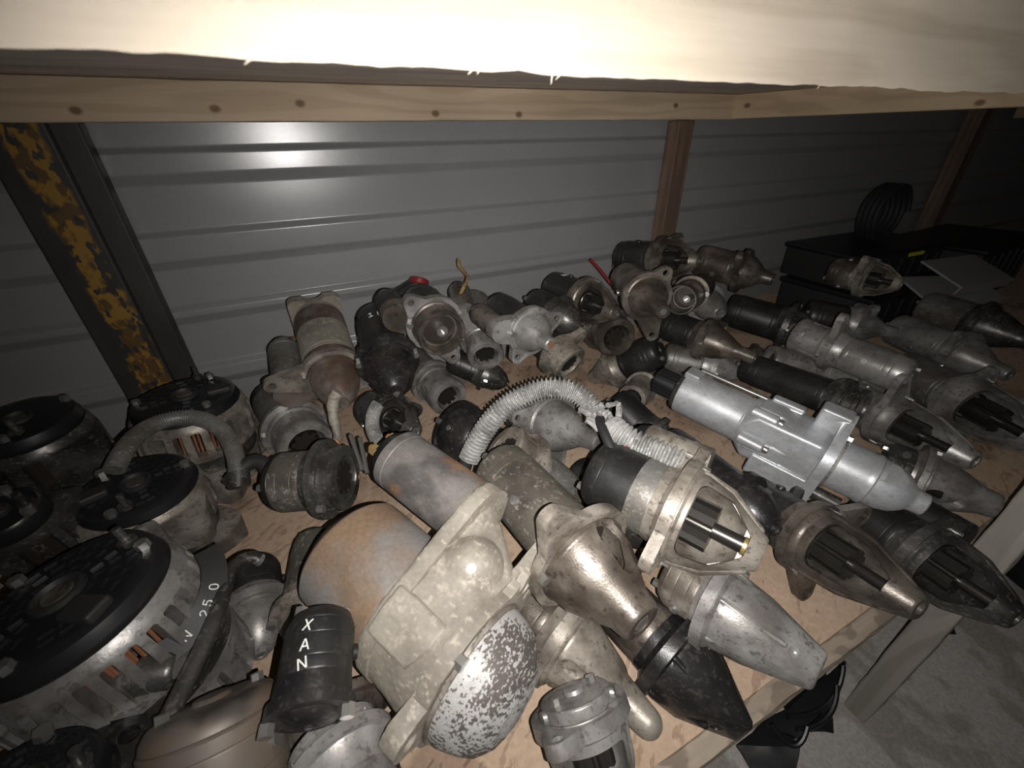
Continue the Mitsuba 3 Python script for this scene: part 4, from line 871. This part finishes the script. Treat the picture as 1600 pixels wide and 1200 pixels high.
single('red_wire', tube(np.array([(0.5646, 0.7722, 0.2807), (0.5738, 0.7413, 0.2598), (0.5820, 0.7096, 0.2370)]), .0035, 10), 'red_plastic', 'stiff red wire sticking up behind the back pile', 'wire')
am = tube(spline([(0.2778, 0.8332, 0.3046), (0.2769, 0.8083, 0.2856), (0.2776, 0.7896, 0.2772), (0.2626, 0.7743, 0.2627), (0.2432, 0.7557, 0.2400), (0.2362, 0.7477, 0.2227)], 40), .0036, 8)
single('amber_wire', wobble(am, .0014, 90), 'wire_amber', 'bent amber wire standing up from the back pile against the wall', 'wire')
single('yellow_wire', tube(spline([(0.9099, 0.4443, 0.0879), (0.9157, 0.4360, 0.1088), (0.9329, 0.4105, 0.1117), (0.9594, 0.3660, 0.1021), (0.9759, 0.3166, 0.0974)], 40), .0034, 10), 'wire_amber', 'thin yellow wire lying along a grey starter on the right', 'wire')
lv = Thing('red_capped_lever', 'black lever with a round red cap on top of the back pile', 'lever')
lv.add('arm', M.batch_hull([M.sphere(.020, 20).translate((0.1403, 0.8206, 0.2452)), M.sphere(.016, 20).translate((0.1794, 0.8074, 0.2728))]), 'plastic_matte')
lv.add('cap', bevel_disc(-.006, .006, .018, .002, 36).transform(frame((.35, .35, .85), (0.1831, 0.8036, 0.2796))), 'red_plastic')
lv.add('stem', tube(np.array([(0.1134, 0.8370, 0.2313), (0.0618, 0.8668, 0.2004)]), .010, 12), 'plastic_matte')
ah = Thing('ribbed_hose_loop', 'dark grey ribbed hose looped over two alternators', 'hose')
ah.add('sleeve', corrugated([(-0.2542, 0.5172, 0.2044), (-0.2436, 0.5568, 0.2136), (-0.2236, 0.5863, 0.2142), (-0.1958, 0.5957, 0.2092), (-0.1655, 0.5797, 0.1970), (-0.1484, 0.5477, 0.1801), (-0.1456, 0.5125, 0.1578)], .0105, .003), 'yoke_gray', 50)
ah.add('end_fitting', tube(np.array([(-0.1452, 0.5133, 0.1592), (-0.1470, 0.4990, 0.1460)]), .013, 16), 'alu_dark')
pe = Thing('pipe_elbow', 'short black pipe elbow sticking out beside the ribbed hose loop', 'pipe')
pe.add('pipe', tube(spline([(-0.1523, 0.5102, 0.1495), (-0.1427, 0.5185, 0.1593), (-0.1284, 0.5210, 0.1635), (-0.1125, 0.5086, 0.1560)], 24), .0095, 14), 'plastic_matte')
pe.add('collar', tube(np.array([(-0.1545, 0.5095, 0.1468), (-0.1501, 0.5110, 0.1523)]), .0125, 16), 'alu_dark')
rod = Thing('bent_rod', 'long hooked steel rod leaning over the edge of the alternators', 'rod')
rod.add('shaft', tube(spline([(-0.1186, 0.3623, 0.1541), (-0.1262, 0.3632, 0.1596), (-0.1363, 0.3566, 0.1620), (-0.1428, 0.3347, 0.1631), (-0.1483, 0.3045, 0.1621), (-0.1644, 0.2585, 0.1588), (-0.1800, 0.2128, 0.1563), (-0.1863, 0.1956, 0.1550)], 60), .0068, 16), 'alu_dark')
rod.add('tip', tube(np.array([(-0.1195, 0.3628, 0.1551), (-0.1169, 0.3626, 0.1517)]), .0062, 16), 'steel')
cyl_ = Thing('tensioner_arm', 'dark greasy tensioner arm lying across the bottom left', 'arm')
a0, a1 = np.array((-0.2619, 0.2942, 0.1627)), np.array((-0.1791, 0.2829, 0.1463))
Fa = frame(a1 - a0, a0); la = float(np.linalg.norm(a1 - a0)); cyl_.F = Fa
cyl_.add('barrel', rev([(0, 0), (0, .010), (.012, .013), (.03, .013), (.032, .0105), (la * .7, .0105), (la * .72, .014), (la - .004, .014), (la, .011), (la, 0)], 32), 'alu_dark')
cyl_.add('elbow', M.batch_hull([M.sphere(.013, 18), M.sphere(.011, 18).translate([-.012, -.01, -.045])]), 'yoke_olive')
cyl_.add('strut', M.batch_hull([M.sphere(.006, 14).translate([la * .62, -.012, -.01]), M.sphere(.006, 14).translate([la * .5, -.05, -.05])]), 'yoke_olive')
cyl_.add('end_bolt', hexnut(la, la + .008, .008), 'steel', False)
br = Thing('adjuster_bracket', 'black curved adjuster strap with white hand lettering beside the large alternator', 'bracket')
pts = np.array([(-0.1549, 0.3669, 0.1839), (-0.1484, 0.3377, 0.1735), (-0.1553, 0.3162, 0.1651), (-0.1705, 0.2999, 0.1587), (-0.1911, 0.2903, 0.1587)]); path = spline(pts, 40)
sect = []
tn = np.gradient(path, axis=0); tn /= np.linalg.norm(tn, axis=1, keepdims=True)
toc = np.array([0, 0, .52]) * [0, 0, 1] + np.array([.45, -.35, .6]); nrm = np.array([.45, -.45, .75]); nrm /= np.linalg.norm(nrm)
V_, F_ = [], []
for p, tt in zip(path, tn):
    w = np.cross(tt, nrm); w /= np.linalg.norm(w); n2 = np.cross(w, tt)
    for s1, s2 in ((-1, -1), (1, -1), (1, 1), (-1, 1)): V_.append(p + w * .010 * s1 + n2 * .002 * s2)
for i in range(39):
    for j in range(4):
        b0_, b1_ = i * 4 + j, i * 4 + (j + 1) % 4
        F_ += [[b0_, b1_, b1_ + 4], [b0_, b1_ + 4, b0_ + 4]]
F_ += [[0, 2, 1], [0, 3, 2], [156, 157, 158], [156, 158, 159]]
bm = trimesh.Trimesh(np.array(V_), np.array(F_), process=False)
if bm.volume < 0: bm.invert()
br.add('strap', bm, 'plastic_matte', 30)
for ch, i in (('0', 15), ('5', 20), ('2', 23), ('N', 30)):
    tt = tn[i]; w = np.cross(tt, nrm); w /= np.linalg.norm(w); n2 = np.cross(w, tt)
    if n2 @ nrm < 0: n2 = -n2
    tm = meshkit.text_mesh(ch, .0075, .0004); v = tm.vertices.copy(); v[:, :2] -= v[:, :2].mean(0)
    xa, ya = np.cross(n2, tt), n2
    tm.vertices = path[i] + n2 * .0022 + v[:, [0]] * tt * -1 + v[:, [1]] * np.cross(n2, -tt) + v[:, [2]] * n2
    br.add('lettering', tm, 'white_paint', False, 'white hand painted character')

# ------------------------------------------------------------------ far right: dark cases and plates
def case(name, c, s, rz, label, ribs=7):
    t = Thing(name, label, 'case', np.c_[np.array([[math.cos(rz), -math.sin(rz), 0], [math.sin(rz), math.cos(rz), 0], [0, 0, 1]]), np.array(c)], 'dark cases stacked at the far right')
    x, y, z = s
    t.add('body', rbox(-x / 2, x / 2, -y / 2, y / 2, 0, z, .006), 'plastic_matte')
    for i in range(ribs):
        px = -x / 2 + x * (i + .5) / ribs
        t.add('rib', rbox(px - .006, px + .006, -y / 2 - .006, -y / 2 + .004, .012, z - .012, .002, 8), 'plastic_black')
    t.add('lid', rbox(-x / 2 - .006, x / 2 + .006, -y / 2 - .006, y / 2 + .006, z, z + .014, .004, 8), 'plastic_black')
    return t
case('ribbed_case', (1.62, .70, .001), (.50, .26, .10), .02, 'long dark ribbed case at the bottom of the far right stack')
case('ribbed_case', (1.60, .74, .116), (.42, .22, .085), -.05, 'dark ribbed case on top of the far right stack, nearest the rusty post')
cs = case('ribbed_case', (2.15, .70, .001), (.46, .26, .17), .05, 'taller dark ribbed case behind the grey plates at the far right')
single('yellow_sticker', trimesh.creation.box((.075, .0012, .012), transform=np.vstack([frame((1, -.05, 0), (1.655, .6255, .196)), [0, 0, 0, 1]])), 'yellow', 'small yellow label on the topmost dark case', 'sticker', False)
def coil(): 
    th = np.linspace(0, 2 * math.pi * 4.2, 220)
    return tube(np.stack([.075 * np.cos(th), np.linspace(-.03, .03, 220) + .002 * np.sin(th * 3), .075 * np.sin(th)], 1), .007, 8)
cm = coil(); cm.apply_translation((1.62, .74, .300)); single('cable_coil', cm, 'rubber', 'black coil of cable standing on the dark cases', 'cable')
for i, (c, s, rz, lb) in enumerate((((1.68, .52, .112), (.30, .11, .012), -.25, 'grey metal plate lying on the motors at the far right, lower of two'), ((1.76, .53, .150), (.26, .13, .012), -.1, 'grey metal plate leaning higher behind the other plate'))):
    F = np.c_[np.array([[math.cos(rz), -math.sin(rz), 0], [math.sin(rz) * .93, math.cos(rz) * .93, -.36], [.25 * math.sin(rz), .36, .93]]), np.array(c)]
    Q, _ = np.linalg.qr(F[:, :3]); Q *= np.sign(np.diag(Q.T @ F[:, :3])); F[:, :3] = Q
    t = Thing('metal_plate', lb, 'plate', F)
    t.add('sheet', rbox(-s[0] / 2, s[0] / 2, -s[1] / 2, s[1] / 2, 0, .006, .002, 8), 'sheet', False)
    t.add('folded_edge', rbox(-s[0] / 2, s[0] / 2, -s[1] / 2, -s[1] / 2 + .006, -.02, 0, .002, 8), 'sheet', False)

# ------------------------------------------------------------------ below the shelf
def panel(pts, th, seed):
    pts = np.array(pts, float); c = pts.mean(0)
    n = np.cross(pts[1] - pts[0], pts[2] - pts[0]); n /= np.linalg.norm(n)
    m = M.hull_points(np.vstack([pts + n * th, pts - n * th]).tolist()).refine_to_length(.012).to_mesh()
    return wobble(trimesh.Trimesh(m.vert_properties[:, :3], m.tri_verts, process=True), .006, 22, seed)
bg = Thing('black_plastic_trim', 'broken black plastic trim pieces sticking out below the shelf edge', 'plastic trim')
bg.add('panel', panel([(0.4456, 0.0881, -0.2406), (0.6122, 0.0844, -0.2047), (0.5488, 0.0597, -0.2097), (0.4653, 0.0609, -0.2286)], .003, 1), 'plastic_black', 25)
bg.add('panel', panel([(0.3992, 0.0917, -0.2685), (0.4811, 0.0890, -0.2528), (0.4713, 0.0486, -0.2431), (0.4106, 0.0224, -0.2876)], .003, 2), 'plastic_black', 25)
bg.add('panel', panel([(0.5101, 0.0966, -0.2597), (0.6001, 0.0959, -0.2351), (0.5172, 0.0410, -0.2217), (0.4857, 0.0563, -0.2211)], .002, 3), 'plastic_black', 25)
for i, pp in enumerate(([(0.4635, 0.0775, -0.2047), (0.5421, 0.0630, -0.1898), (0.5723, 0.0780, -0.1649)], [(0.4677, 0.0626, -0.2146), (0.5237, 0.0535, -0.1979), (0.5480, 0.0681, -0.1778)], [(0.4406, 0.0833, -0.2122), (0.4505, 0.0533, -0.2215), (0.4786, 0.0574, -0.2048)])):
    bg.add('rib', tube(spline(pp, 12), .0035, 8), 'plastic_black')
ty = Thing('tyre', 'black tyre lying on the concrete at the right edge of the photo', 'tyre')
tc = np.array((1.5199, -0.0698, -0.3740))
ty.F = frame((0, 0, 1), tc)
ty.add('carcass', rev([(.004, .20), (.002, .255), (.012, .285), (.05, .298), (.10, .298), (.14, .285), (.15, .255), (.148, .20), (.14, .195), (.12, .24), (.03, .24), (.012, .195)], 80), 'rubber')
for k in range(3): ty.add('tread_rib', rev([(.045 + .025 * k, .296), (.045 + .025 * k, .3015), (.060 + .025 * k, .3015), (.060 + .025 * k, .296)], 80), 'rubber')
mk = Thing('floor_bracket', 'small dark angular bracket on the concrete behind the timber upright', 'bracket')
mk.add('plate', panel([(0.9576, 0.0886, -0.3419), (1.0236, 0.0707, -0.3414), (1.0042, 0.0375, -0.3668), (0.9564, 0.0643, -0.3603)], .006, 5), 'plastic_matte', 25)
# things stored under the shelf
for i, (x, y, s, lb) in enumerate(((.30, .36, (.34, .30, .20), 'black crate under the shelf, left of the pair'), (.78, .38, (.40, .30, .22), 'black crate under the shelf, right of the pair'))):
    t = Thing('storage_crate', lb, 'crate', np.c_[np.eye(3), np.array([x, y, FLOOR_Z])])
    t.add('body', rbox(-s[0] / 2, s[0] / 2, -s[1] / 2, s[1] / 2, 0, s[2], .008), 'plastic_matte')
    t.add('rim', rbox(-s[0] / 2 - .008, s[0] / 2 + .008, -s[1] / 2 - .008, s[1] / 2 + .008, s[2] - .02, s[2] + .004, .004), 'plastic_matte')
